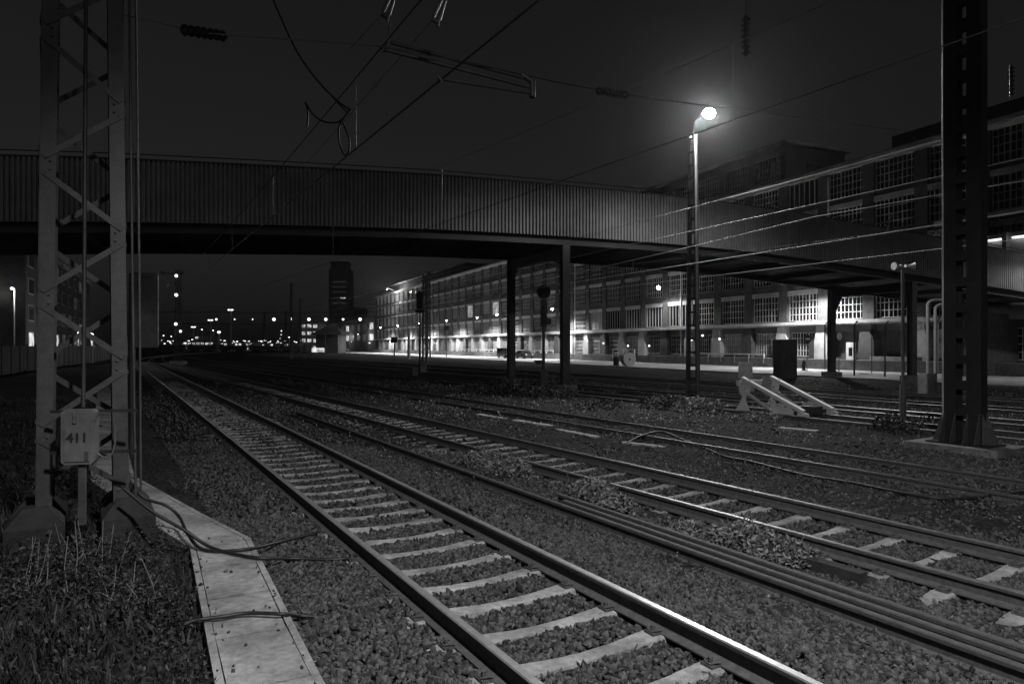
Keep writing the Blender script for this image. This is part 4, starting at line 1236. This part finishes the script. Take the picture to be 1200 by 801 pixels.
# ------------------------------------------------------------------ far background
def block(name, label, x0, x1, ytop, Y, dep, mat_, rows=0, cols=0, lit=.3, wmat='litfar', cat='building', ybase_z=0.0, group=None, z0=None, wfrac=(.12, .12)):
    a = at(x0, ytop, Y); b = at(x1, ytop, Y)
    root = thing(name, label, cat, ((a.x + b.x) / 2, Y, 0), 0, group)
    w = b.x - a.x; h = a.z
    MB().bx(-w / 2, w / 2, 0, dep, 0, h).build('wall', mat_, root, loc=(0, 0, 0))
    MB().bx(-w / 2 - .2, w / 2 + .2, -.2, dep + .2, h, h + .35).build('roof', M['far'], root, loc=(0, 0, 0))
    for r in range(rows):
        for c_ in range(cols):
            if random.random() < lit:
                x = -w / 2 + w * (c_ + .5) / cols; z = h * (r + .55) / rows
                ww = w / cols * .32; wh = h / rows * .22
                MB().bx(x - ww, x + ww, -.12, -.02, z - wh, z + wh).build('window', M[wmat], root, loc=(0, 0, 0))
    return root
def tower():
    Y = 450; root = thing('tower_block', 'tall dark tower block with pale window slits and a set-back crown', 'tower', (at(397, 405, Y).x, Y, 0))
    w = 23.5 * Y / F; zt = at(0, 315, Y).z; zc = at(0, 306, Y).z
    MB().bx(-w / 2, w / 2, 0, 14, 0, zt).build('shaft', M['far'], root, loc=(0, 0, 0))
    MB().bx(-w / 2 + 1, w / 2 - 1.6, 1, 12, zt, zc - 1).bx(-w / 2 + .6, w / 2 - 1.2, .6, 12.4, zc - 1, zc).build('crown', M['far'], root, loc=(0, 0, 0))
    for r, y in enumerate((330, 336, 342, 349, 355)):
        for cx, lit in ((395, False), (403.5, r == 3)):
            x = (cx - 398.7) * Y / F; z = at(0, y, Y).z
            MB().bx(x - 1.7, x + 1.7, -.15, -.02, z - .35, z + .35).build('window', M['litdim'] if not lit else M['litfar'], root, loc=(0, 0, 0))
    return root
tower()
for i, (x0, x1, ym, Y) in enumerate(((400, 441, 361, 460),)):
    block('office_building', 'long dark low block joined to the foot of the tower block', 402, 426, 361, 470, 14, M['far'])
# third building along the street
o = fp(252, -1, 0); root = thing('warehouse', 'lower far warehouse beyond the factory row, lit by small lamps', 'building', (o.x, o.y, 0), FANG)
MB().bx(0, 170, -14, 0, 0, 13).build('wall', M['brick'], root, loc=(0, 0, 0)); MB().bx(-.5, 170.5, -14.5, .6, 13, 13.5).build('roof', M['far'], root, loc=(0, 0, 0))
for i in range(14):
    for z in (4.4, 8.6):
        MB().bx(3 + i * 12, 9 + i * 12, .02, .1, z, z + 2.4).build('window', M['litfar'] if (i * 3 + int(z)) % 4 == 0 else M['litdim'], root, loc=(0, 0, 0))
for i in range(6):
    wall_lamp(258 + i * 21, 6.8, 0, ['lamp on the far warehouse nearest the factory row', 'second lamp along the far warehouse', 'third lamp along the far warehouse', 'fourth lamp along the far warehouse', 'fifth lamp along the far warehouse', 'farthest lamp along the far warehouse'][i])
for s, pw in ((262, 500), (300, 500), (345, 600)):
    ld = bpy.data.lights.new('wall_lamp_light', 'POINT'); ld.energy = pw; ld.shadow_soft_size = .2
    lo = bpy.data.objects.new('wall_lamp_light', ld); COL.objects.link(lo); q = fp(s, 1.5, 6.2); lo.location = q
# hip-roofed shed
def shed():
    Y = 210; root = thing('goods_shed', 'dark hip-roofed shed with a lit side wall under the hanging lamps', 'shed', (at(383, 405, Y).x, Y, 0))
    w = 26 * Y / F; e = at(0, 392, Y).z; r = at(0, 382, Y).z
    MB().bx(-w / 2, w / 2, 0, 10, 0, e).build('wall', M['far'], root, loc=(0, 0, 0))
    vs = [(-w / 2 - 1.5, -1.5, e), (w / 2 + 1.5, -1.5, e), (w / 2 + 1.5, 11.5, e), (-w / 2 - 1.5, 11.5, e), (-w / 4, 5, r), (w / 4, 5, r)]
    MB().add(vs, [(0, 1, 5, 4), (1, 2, 5), (2, 3, 4, 5), (3, 0, 4), (0, 3, 2, 1)]).build('roof', M['far'], root, loc=(0, 0, 0))
    MB().bx(-w / 2 - 1.2, -w / 2 + 3.0, -.2, -.02, .3, 1.6).build('window', M['litfar'], root, loc=(0, 0, 0))  # not a window but a glowing strip put in for the lamplight on the side wall
    MB().cyl((0, -2, 0), (0, -2, e - .02), .2, 8).build('pillar', M['far'], root, loc=(0, 0, 0))
shed()
block('lit_hall', 'small hall with a bright upper window band left of the hip-roofed shed', 352, 373, 378, 260, 12, M['far_pale'], 4, 3, .8)
# low station buildings along the horizon, each its own thing
spec = [(258, 296, 401, 300, 2, 9, .8, 'low station building with a bright row of windows below the tall lamp'),
        (214, 250, 400, 330, 2, 7, .6, 'low dim building left of the bright station building'),
        (303, 338, 402, 320, 2, 8, .7, 'low wide building with small lit windows right of the station building'),
        (186, 212, 399, 360, 2, 5, .5, 'small lit building behind the lamp signal mast'),
        (228, 244, 393, 420, 3, 3, .4, 'taller dim building far behind the low station building'),
        (340, 356, 402, 300, 2, 5, .5, 'tiny lit building below the shorter lattice mast')]
for (x0, x1, yt, Y, r, c_, lit, lab) in spec: block('station_building', lab, x0, x1, yt, Y, 12, M['far_pale'], r, c_, lit)
for i in range(5):
    lab = ['flat dark freight wagon block in front of the far station, leftmost', 'flat dark parked wagon left of the bright station building', 'flat dark parked wagon before the bright station building', 'flat dark parked wagon right of the bright station building', 'flat dark parked wagon nearest the hip-roofed shed'][i]
    xa = 186 + i * 36; Y = 235; a = at(xa, 405.5, Y); b = at(xa + 30, 405.5, Y)
    root = thing('freight_wagon', lab, 'wagon', ((a.x + b.x) / 2, Y, 0), 0, 'freight wagons parked far down the yard')
    ww = b.x - a.x
    MB().bx(-ww / 2, ww / 2, -1.3, 1.3, .9, 2.3).bx(-ww / 2 + .3, -ww / 2 + .6, -1.35, 1.35, 2.3, 2.9).bx(ww / 2 - .6, ww / 2 - .3, -1.35, 1.35, 2.3, 2.9).build('body', M['far'], root, loc=(0, 0, 0))
    for x in (-ww / 2 + 1.2, -ww / 2 + 2.6, ww / 2 - 2.6, ww / 2 - 1.2): MB().cyl((x, -1.2, .48), (x, 1.2, .48), .46, 12).build('wheelset', M['black'], root, loc=(0, 0, 0))
# hanging lamps on a span wire
Y = 170
root = thing('lamp_span', 'long horizontal span wires carrying a row of small hanging lamps', 'span wire', at(310, 365, Y))
for y in (365.5, 379): MB().tube([at(186, y, Y), at(310, y + .6, Y), at(445, y, Y)], .07, 5).build('wire', M['black'], root)
for i, (x, r) in enumerate(((253.5, .26), (275, .16), (296, .16), (321, .40), (341.5, .34), (362, .40), (381.8, .38), (402, .28), (422, .40))):
    lab = ['dim hanging span lamp farthest left, above the station lights', 'faint hanging span lamp near the tall lamp post', 'faint hanging span lamp right of the tall lamp post', 'bright hanging span lamp left of the thin far mast', 'hanging span lamp at the thin far mast', 'bright hanging span lamp right of the thin far mast', 'hanging span lamp just left of the tower foot', 'dim hanging span lamp under the tower block', 'bright hanging span lamp farthest right'][i]
    c = at(x, 374, Y)
    rt = thing('span_lamp', lab, 'lamp', c, 0, 'lamps hanging from the far span wire')
    MB().ball(c, r, 10, 6).build('lamp_glass', M['lampfar'], rt)
    MB().tube([c + V((0, 0, r)), at(x, 366, Y)], .03, 4).build('hanger', M['black'], rt)
def far_lamp(x, y, Y, r, label, two=False, mat_='lampfar', group='lamp posts far down the yard'):
    c = at(x, y, Y); r *= .78
    root = thing('lamp_post', label, 'lamp post', (c.x, Y, 0), 0, group)
    MB().cyl((c.x, Y, 0), (c.x, Y, c.z), r * .45, 6).build('pole', M['paint_grey'], root)
    if two:
        for sd in (-1, 1): MB().ball((c.x + sd * r * 1.5, Y - .3, c.z), r, 10, 6, 0, (1.4, 1, .7)).build('lamp_glass', M[mat_], root)
    else: MB().ball((c.x, Y - .3, c.z), r, 10, 6, 0, (1.3, 1, .8)).build('lamp_glass', M[mat_], root)
    return c
FL = [(270.5, 363, 260, .5, 'tall double lamp post highest above the far station lights', True), (247, 375, 280, .5, 'double lamp post second highest over the station lights', True), (227, 383, 300, .48, 'lamp post left of the second highest double lamp', True), (237, 386, 320, .4, 'small lamp post between the two left double lamps', False), (250, 387, 330, .4, 'small lamp post right under the second double lamp', False), (257, 389, 240, .62, 'dazzling low lamp post right of the double lamps', False), (192, 393, 330, .4, 'small lamp post left of the lamp signal mast', False), (201, 394, 340, .38, 'small lamp post just left of the signal mast foot', False), (330, 387.5, 300, .3, 'upper small lamp left of the thin far mast', False), (330, 392, 310, .3, 'lower small lamp left of the thin far mast', False), (339, 395, 300, .35, 'small lamp just at the thin far mast foot', False)]
for a in FL: far_lamp(*a)
for i in range(115):
    x = random.choice([random.uniform(186, 345), random.uniform(255, 335), random.uniform(345, 440)]); y = random.gauss(400.5, 1.6)
    Yv = random.uniform(250, 420); c = at(x, y, Yv); r = random.uniform(.10, .28)
    o = MB().ball((0, 0, c.z), r, 8, 5, 0, (random.uniform(1, 2.4), 1, .8)).cyl((0, .2, 0), (0, .2, c.z), .06, 5, 1).build('small_lamp', [M['lampfar'], M['far']], None, (c.x, Yv, 0))
    tag(o, 'tiny white lamp in the glittering row of lights along the far horizon', 'lamp', 'tiny lamps along the far horizon')

# floodlit stair head on the far factory
ld = bpy.data.lights.new('roof_light', 'POINT'); ld.energy = 2600; ld.shadow_soft_size = .3
lo = bpy.data.objects.new('roof_light', ld); COL.objects.link(lo); lo.location = fp(214, 3.4, 19.6)
q = fp(214, 0, 0); root = thing('roof_floodlight', 'floodlight glaring on the far factory roof edge', 'lamp', (q.x, q.y, 20), FANG)
MB().tube([(0, .6, -.4), (0, 3.6, .6), (0, 4, .3)], .08, 6).build('arm', M['galv_dark'], root, loc=(0, 0, 0)); MB().ball((0, 4.0, .1), .16, 8, 6).build('lamp_glass', M['lampdim'], root, loc=(0, 0, 0))

# ------------------------------------------------------------------ left side: building, fence, street lamp
LBD = vp_dir(215); LBN = V((LBD.y, -LBD.x, 0)); LANG = math.atan2(LBD.y, LBD.x)
def left_building():
    c = V(((30 - CX) / F * 82, 82, 0)); zt = at(0, 287, 82).z
    root = thing('apartment_building', 'dark flat-roofed building with faint windows behind the left fence', 'building', c, LANG)
    MB().bx(0, 62, 0, 16, 0, zt).build('wall', M['brick'], root, loc=(0, 0, 0))
    MB().bx(-.4, 62.4, -.5, 16.4, zt, zt + .5).build('roof', M['lintel'], root, loc=(0, 0, 0))
    for k in range(9):
        for f in range(4):
            m = 'litfar' if (k, f) in ((0, 0), (2, 0), (3, 0)) else ('litdim' if (k * 3 + f) % 4 == 0 else 'glass')
            w = MB().bx(1.2 + k * 6.4, 4.4 + k * 6.4, -.1, -.01, 2.0 + f * 3.3, 4.0 + f * 3.3).build('window', M['muntin'], root, loc=(0, 0, 0))
            MB().bx(1.35 + k * 6.4, 4.25 + k * 6.4, -.13, -.11, 2.15 + f * 3.3, 3.85 + f * 3.3).build('pane', M[m], w, loc=(0, 0, 0))
left_building()
def left_fence():
    a = gp(-40, 446, .25); dirn = vp_dir(240); L = 70
    root = thing('mesh_fence', 'pale panel fence along the grass behind the lattice mast', 'fence', a, math.atan2(dirn.y, dirn.x))
    for i in range(28):
        x = i * 2.5
        mb = MB()
        for k in range(16): mb.bx(x + .06 + k * .149, x + .17 + k * .149, -.01, .01, .05, 2.0)
        mb.bx(x + .05, x + 2.45, .012, .04, .35, .43); mb.bx(x + .05, x + 2.45, .012, .04, 1.6, 1.68)
        mb.build('slat_panel', M['wood'], root, loc=(0, 0, 0))
        MB().bx(x - .05, x + .05, -.05, .05, 0, 2.15).build('post', M['galv_dark'], root, loc=(0, 0, 0))
left_fence()
c = far_lamp(17, 338, 60, .14, 'slim street lamp at the far left before the dark building', False, 'lampdim', None)
ld = bpy.data.lights.new('street_lamp_light', 'POINT'); ld.energy = 400; ld.shadow_soft_size = .15
lo = bpy.data.objects.new('street_lamp_light', ld); COL.objects.link(lo); lo.location = c + V((0, -.8, -.3))
for (x, y, pw, Y) in ((92, 385, 150, 90), (108, 392, 120, 85)):
    far_lamp(x, y, Y, .35, 'bright low lamp seen through the left side of the lattice mast' if x < 100 else 'bright low lamp seen through the right side of the lattice mast', False, 'lampfar', None)
    ld = bpy.data.lights.new('street_lamp_light', 'POINT'); ld.energy = pw; ld.shadow_soft_size = .15
    lo = bpy.data.objects.new('street_lamp_light', ld); COL.objects.link(lo); q = at(x, y, Y); lo.location = q + V((0, -1, -.5))

# ------------------------------------------------------------------ cables, boards, blocks on the ground
def gpath(pts, r, lift=.0):
    out = []
    for x, y in pts:
        d = 8.0
        z = 0.0
        for _ in range(6):
            p = gp(x, y, z); z = gh(p.x, p.y) + r + lift
        out.append(V((p.x, p.y, z)))
    return out
def gcable(label, pts, r, lift=None, name='cable', m='black'):
    P = gpath(pts, r)
    if lift:
        for i, l in enumerate(lift): P[i] = P[i] + V((0, 0, l))
    tag(MB().tube(smooth(P, 6), r, 7).build(name, M[m]), label, 'cable', 'black cables lying on the ground')
gcable('thick black cable arching over the ground between the second and third tracks', [(735, 519), (752, 514), (775, 512), (800, 518), (826, 525), (850, 535), (880, 541), (940, 556), (1000, 566), (1060, 578), (1110, 584), (1160, 581), (1210, 575)], .03, [0, .08, .14, .06, 0, 0, 0, 0, 0, 0, 0, 0, 0])
def tpath(label, pts3, r):
    tag(MB().tube(smooth([V(p) for p in pts3], 6), r, 7).build('cable', M['black']), label, 'cable', 'black cables lying on the ground')
def gq(x, y, z): 
    p = gp(x, y, z); return (p.x, p.y, p.z)
tpath('black cable looping from the lattice mast over the trough toward the rail, upper one', [gq(150, 560, .75), gq(168, 582, .55), gq(195, 592, .42), gq(210, 605, .30), gq(220, 625, .22), gq(240, 644, .125), gq(290, 643, .125), gq(330, 634, .05), gq(372, 624, .03)], .018)
tpath('black cable looping from the lattice mast over the trough toward the rail, lower one', [gq(145, 572, .75), gq(180, 600, .5), gq(215, 620, .32), (gq(250, 642, .13)), gq(300, 653, .125), gq(345, 654, .05), gq(395, 655, .03), gq(420, 650, .03)], .018)
tpath('short black cable lying straight across the trough lids', [gq(215, 732, .16), gq(232, 726, .13), gq(262, 722, .125), gq(290, 718, .125), gq(332, 719, .125), gq(350, 721, .05), gq(368, 722, .03)], .016)
def board(label, x0, y0, x1, y1, w, name='board', m='wood', t=.04, cat='board', ragged=True):
    p = gp(x0, y0, -.17); q = gp(x1, y1, -.17)
    p.z = gh(p.x, p.y) + .005; q.z = gh(q.x, q.y) + .005
    if not ragged:
        p.z += t / 2; q.z += t / 2
        return tag(MB().bar(p, q, w, t).build(name, M[m]), label, cat, 'flat boards and strips on the ground')
    d = q - p; L = d.length; d.normalize(); sd = d.cross(V((0, 0, 1)))
    n = 14
    up = [(L * k / n, w / 2 * random.uniform(.25, 1.0)) for k in range(n + 1)]; dn = [(L * k / n, -w / 2 * random.uniform(.25, 1.0)) for k in range(n, -1, -1)]
    tag(MB().prism(up + dn, p, d, sd, (0, 0, t)).build(name, M[m]), label, cat, 'flat boards and strips on the ground')
board('pale strip half buried left of the arching black cable, left piece', 560, 486, 590, 491, .35)
board('pale strip half buried left of the arching black cable, middle piece', 603, 493, 645, 500, .35)
board('pale strip half buried left of the arching black cable, right piece', 655, 504, 700, 513, .3)
board('pale strip under the arch of the black cable', 730, 519, 778, 525, .3)
board('pale plank in the dirt between buffer stop and track', 914, 502, 958, 506, .25, ragged=False)
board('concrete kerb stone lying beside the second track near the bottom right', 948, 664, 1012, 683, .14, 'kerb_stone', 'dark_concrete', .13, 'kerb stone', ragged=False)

# ------------------------------------------------------------------ plants
def leaf_clump(mb, c, r, h, n, ls):
    for _ in range(n):
        a = random.uniform(0, 2 * math.pi); rr = r * math.sqrt(random.random())
        z = h * random.random() * (1 - .5 * rr / r)
        p = V((c[0] + rr * math.cos(a), c[1] + rr * math.sin(a), c[2] + z))
        d = V((random.gauss(0, 1), random.gauss(0, 1), random.gauss(.3, .6))).normalized()
        s = d.cross(V((random.gauss(0, 1), random.gauss(0, 1), random.gauss(0, 1)))).normalized()
        L = ls * random.uniform(.6, 1.5); w = L * random.uniform(.18, .34)
        up = d.cross(s) * L * .12
        mb.add([p, p + d * L * .5 + s * w + up, p + d * L, p + d * L * .5 - s * w + up], [(0, 1, 2, 3)])
def weed(x, y, r, h, n, ls, label, z=-.17, stems=8, lm='leaf'):
    p = gp(x, y, z); z = gh(p.x, p.y); 
    root = thing('weed_clump', label, 'weeds', (p.x, p.y, z), 0, 'weed clumps growing among the tracks')
    mb = MB(); leaf_clump(mb, (p.x, p.y, z), r, h, n, ls); mb.build('leaves', M[lm], root)
    sm = MB()
    for _ in range(stems):
        a = random.uniform(0, 6.28); rr = r * random.random() * .7
        b = V((p.x + rr * math.cos(a), p.y + rr * math.sin(a), z - .02)); t = b + V((random.gauss(0, .12), random.gauss(0, .12), h * random.uniform(.7, 1.25)))
        sm.tube([b, b.lerp(t, .5) + V((random.gauss(0, .02), random.gauss(0, .02), 0)), t], [.006, .005, .003], 4)
    sm.build('stems', M['stem'], root)
WD = [(560, 545, .5, .3, 420, .07, 'sprawling leafy weeds left of the second track'), (595, 555, .45, .28, 380, .07, 'leafy weeds touching the left side of the second track'),
      (690, 585, .42, .34, 420, .075, 'bushy weed clump beside the end of the stored rails'), (720, 600, .3, .28, 260, .07, 'small weed clump at the tips of the stored rails'),
      (870, 640, .4, .3, 380, .07, 'weed clump between the stored rails and second track'), (915, 655, .4, .24, 360, .065, 'low weeds nearest the kerb stone'),
      (805, 625, .25, .16, 160, .06, 'tiny weeds left of the near weed clump'),
      (600, 463, 1.1, .8, 520, .14, 'dark shrub at the foot of the far bridge column'), (645, 466, 1.3, .6, 520, .13, 'dark low weeds between the bridge columns'), (560, 461, 1.0, .5, 360, .12, 'dark weeds left of the far bridge column'),
      (780, 478, 1.1, .5, 460, .11, 'low bushy weeds left of the lamp mast foot'), (820, 482, 1.0, .5, 460, .11, 'low bushy weeds right of the lamp mast foot'),
      (1050, 505, .7, .45, 420, .09, 'dark tuft of weeds at the loudspeaker post foot'), (1100, 500, .6, .3, 260, .08, 'low weeds between loudspeaker post and right mast'),
      (700, 478, .9, .3, 300, .1, 'low weeds right of the near column footing'), (890, 492, .7, .25, 260, .08, 'thin weeds before the buffer stop'), (500, 535, .4, .18, 200, .06, 'small low weeds far up the stored rail')]
for w in WD: weed(w[0], w[1], w[2], w[3] * 1.25, w[4] * 2, w[5], w[6], lm='leaf_dark' if w[1] < 480 or w[0] > 1000 else 'leaf')
# low scattered leaves and litter that nobody could count
def bank_leaves():
    n = 110000
    Y = np.sqrt(rng.uniform(3.0 ** 2, 15 ** 2, n)); X = rng.uniform(-.86, -.2, n) * Y
    a = X * NG.x + Y * NG.y
    ca = np.interp(Y, [2, 4.38, 7.55, 8.75, 11.2, 38], [.85, .93, 1.14, .79, .17, .17]) - .33
    f = np.sin(X * 2.9 + 1.3 * np.sin(Y * 1.7)) * np.cos(Y * 2.2 + X) + .5 * np.sin(X * 7 + Y * 5)
    k = (a < ca) & (rng.random(n) < np.clip(.45 + .55 * f, .08, 1))
    X, Y, f = X[k], Y[k], f[k]; n = len(X); Z = gh_np(X, Y)
    L = rng.uniform(.012, .042, n) * (1 + Y * .02); an = rng.uniform(0, 6.28, n); el = rng.uniform(-.3, 1.0, n)
    d = np.stack([np.cos(an) * np.cos(el), np.sin(an) * np.cos(el), np.sin(el)], -1) * L[:, None]
    sd = np.stack([-np.sin(an), np.cos(an), rng.uniform(-.5, .5, n)], -1) * (L * rng.uniform(.15, .4, n))[:, None]
    b = np.stack([X, Y, Z + rng.random(n) ** 1.5 * .28 * np.clip(.6 + .5 * f, .15, 1.1)], -1)
    V4 = np.stack([b, b + d * .5 + sd, b + d, b + d * .5 - sd], 1).reshape(-1, 3)
    i = np.arange(n) * 4
    o = np_mesh('bank_undergrowth', V4, np.stack([i, i + 1, i + 2, i + 3], -1), M['leaf_dark']); tag(o, 'dark leafy undergrowth covering the bank around the lattice mast', 'undergrowth', kind='stuff')
bank_leaves()
def ground_cover():
    n = 150000
    Y = np.sqrt(rng.uniform(3.5 ** 2, 46 ** 2, n)); X = rng.uniform(-.7, .82, n) * Y
    a = X * NG.x + Y * NG.y; q = X * UG.x + Y * UG.y
    f = np.sin(a * 1.9 + 1.7 * np.sin(q * .8)) * np.cos(q * 1.3 + 1.1 * np.sin(a * 1.3)) + .6 * np.sin(a * 5 + q * 3.1) * np.cos(q * 4.3 - a)
    strip = ((a > 4.9) & (a < 7.0)) * .7 + ((a > 9.6) & (a < 12)) * .75 + ((a > 13.9) & (a < 19.2)) * .8 + ((a > 21.3) & (a < 23)) * .6 + ((a > 24.8) & (a < 28)) * .4 + ((a > 1.2) & (a < 1.9)) * .25 + ((a > 35) & (a < 39)) * .5
    k = (rng.random(n) < np.clip(strip * (f * .9 + .25), 0, 1))
    X, Y = X[k], Y[k]; n = len(X); Z = gh_np(X, Y)
    L = rng.uniform(.02, .055, n) * (.45 + Y * .055); an = rng.uniform(0, 6.28, n); el = rng.uniform(.1, 1.1, n)
    d = np.stack([np.cos(an) * np.cos(el), np.sin(an) * np.cos(el), np.sin(el)], -1) * L[:, None]
    sd = np.stack([-np.sin(an), np.cos(an), rng.uniform(-.4, .4, n)], -1) * (L * rng.uniform(.12, .35, n))[:, None]
    b = np.stack([X, Y, Z + rng.uniform(.0, .10, n) * (1 + Y * .02)], -1)
    V4 = np.stack([b, b + d * .5 + sd, b + d, b + d * .5 - sd], 1).reshape(-1, 3)
    i = np.arange(n) * 4
    o = np_mesh('ground_cover', V4, np.stack([i, i + 1, i + 2, i + 3], -1), M['leaf']); tag(o, 'patchy low weeds and dead leaves on the ground between the tracks', 'weeds', kind='stuff')
ground_cover()
# leafy patch on the left bank
for (x, y, r, h, n, ls, lab) in ((110, 655, .5, .45, 420, .07, 'broad leafy weeds in front of the lattice mast'), (40, 690, .6, .5, 420, .07, 'leafy weeds at the left edge of the grass bank'), (150, 690, .4, .35, 320, .06, 'leafy weeds below the concrete mast footing'), (215, 560, .25, .2, 160, .05, 'small weeds right of the lattice mast'), (235, 520, .35, .2, 240, .05, 'dark weeds between trough and near rail')):
    weed(x, y, r, h, n * 2, ls * .65, lab, z=.2, lm='leaf_dark')
def grass():
    n = 20000
    Y = np.sqrt(rng.uniform(2.5 ** 2, 26 ** 2, n)) ; X = rng.uniform(-.85, -.1, n) * Y
    # more blades close to the viewer
    Yn = rng.uniform(3.0, 9, 24000); Xn = rng.uniform(-.85, -.2, 24000) * Yn
    X = np.concatenate([X, Xn]); Y = np.concatenate([Y, Yn])
    a = X * NG.x + Y * NG.y
    ca = np.interp(Y, [2, 4.38, 7.55, 8.75, 11.2, 38], [.85, .93, 1.14, .79, .17, .17]); patch = .55 + .45 * np.sin(X * 2.3 + np.sin(Y * 1.9) * 1.4) * np.cos(Y * 1.6 + .7)
    k = (a < ca) & (rng.random(len(a)) < patch)
    # keep the trough free
    cl = [(-1.55, 4.38), (-3.22, 7.55), (-4.35, 8.75), (-6.55, 11.2), (-23, 38.5)]
    for (p, q) in zip(cl[:-1], cl[1:]):
        d = np.array(q) - np.array(p); L2 = d @ d
        t = np.clip(((X - p[0]) * d[0] + (Y - p[1]) * d[1]) / L2, 0, 1)
        k &= np.hypot(X - p[0] - t * d[0], Y - p[1] - t * d[1]) > .33
    X, Y = X[k], Y[k]; n = len(X)
    Z = gh_np(X, Y) - .02
    hgt = rng.uniform(.03, .20, n) * rng.uniform(.6, 1.3, n) * (0.6 + .6 * (np.sin(X * 2.1) * np.cos(Y * 1.7) * .5 + .5)); w = rng.uniform(.004, .011, n) * (1 + Y * .05)
    an = rng.uniform(0, 6.28, n); lean = rng.uniform(.1, .9, n) * hgt; la = rng.uniform(0, 6.28, n)
    b = np.stack([X, Y, Z], -1); s = np.stack([np.cos(an), np.sin(an), 0 * an], -1) * w[:, None]
    l = np.stack([np.cos(la) * lean, np.sin(la) * lean, hgt], -1)
    m = b + l * np.array([.35, .35, .6]); t = b + l
    V5 = np.stack([b - s, b + s, m + s * .7, m - s * .7, t], 1).reshape(-1, 3)
    i = np.arange(n) * 5
    T = np.concatenate([np.stack([i, i + 1, i + 2], -1), np.stack([i, i + 2, i + 3], -1), np.stack([i + 3, i + 2, i + 4], -1)])
    o = np_mesh('grass', V5, T, M['grass']); tag(o, 'dark rough grass on the bank left of the cable trough', 'grass', kind='stuff')
grass()

# ------------------------------------------------------------------ night haze
HAZE = 0.0002
if HAZE > 0:
    hm = bpy.data.materials.new('night_haze'); hm.use_nodes = True
    hn = hm.node_tree; hn.nodes.remove(hn.nodes['Principled BSDF'])
    pv = hn.nodes.new('ShaderNodeVolumePrincipled'); pv.inputs['Density'].default_value = HAZE
    pv.inputs['Color'].default_value = (.8, .8, .8, 1); pv.inputs['Anisotropy'].default_value = .92
    hn.links.new(pv.outputs['Volume'], hn.nodes['Material Output'].inputs['Volume'])
    hz = MB().bx(-1600, 1000, -720, 1900, -1.6, 62).build('haze', hm); tag(hz, 'thin night haze over the whole yard', 'haze', kind='stuff')

# ------------------------------------------------------------------ world, sun, camera
SUN_EL, SUN_DIR = math.radians(38), V((.49, -.87, 0))      # the light comes from behind the viewer, right
w = bpy.data.worlds.new('World'); sc.world = w; w.use_nodes = True
nt = w.node_tree; bg = nt.nodes['Background']
sky = nt.nodes.new('ShaderNodeTexSky'); sky.sky_type = 'NISHITA'; sky.sun_disc = False
sky.sun_elevation = SUN_EL; sky.sun_rotation = math.atan2(SUN_DIR.x, SUN_DIR.y)
sky.air_density = 1.0; sky.dust_density = 3.0; sky.ozone_density = 1.0
hs = nt.nodes.new('ShaderNodeHueSaturation'); hs.inputs['Saturation'].default_value = 0.0
nt.links.new(sky.outputs['Color'], hs.inputs['Color']); nt.links.new(hs.outputs['Color'], bg.inputs['Color'])
bg.inputs['Strength'].default_value = 0.0027
sl = bpy.data.lights.new('sun', 'SUN'); sl.energy = 0.02; sl.angle = math.radians(.5)
so = bpy.data.objects.new('sun', sl); COL.objects.link(so)
so.rotation_euler = V((-SUN_DIR.x * math.cos(SUN_EL), -SUN_DIR.y * math.cos(SUN_EL), -math.sin(SUN_EL))).to_track_quat('-Z', 'Y').to_euler()
cam = bpy.data.cameras.new('camera'); co = bpy.data.objects.new('camera', cam); COL.objects.link(co)
co.location = (0, 0, CZ); co.rotation_euler = (math.pi / 2, 0, 0)
cam.sensor_width = 36; cam.lens = 36 * F / 1200; cam.shift_y = (HY - 400.5) / 1200; cam.clip_start = .05; cam.clip_end = 5000
sc.camera = co
sc.view_settings.view_transform = 'Standard'; sc.view_settings.look = 'None'; sc.view_settings.exposure = 0; sc.view_settings.gamma = 1
sc.cycles.use_denoising = True
sc.cycles.max_bounces = 5
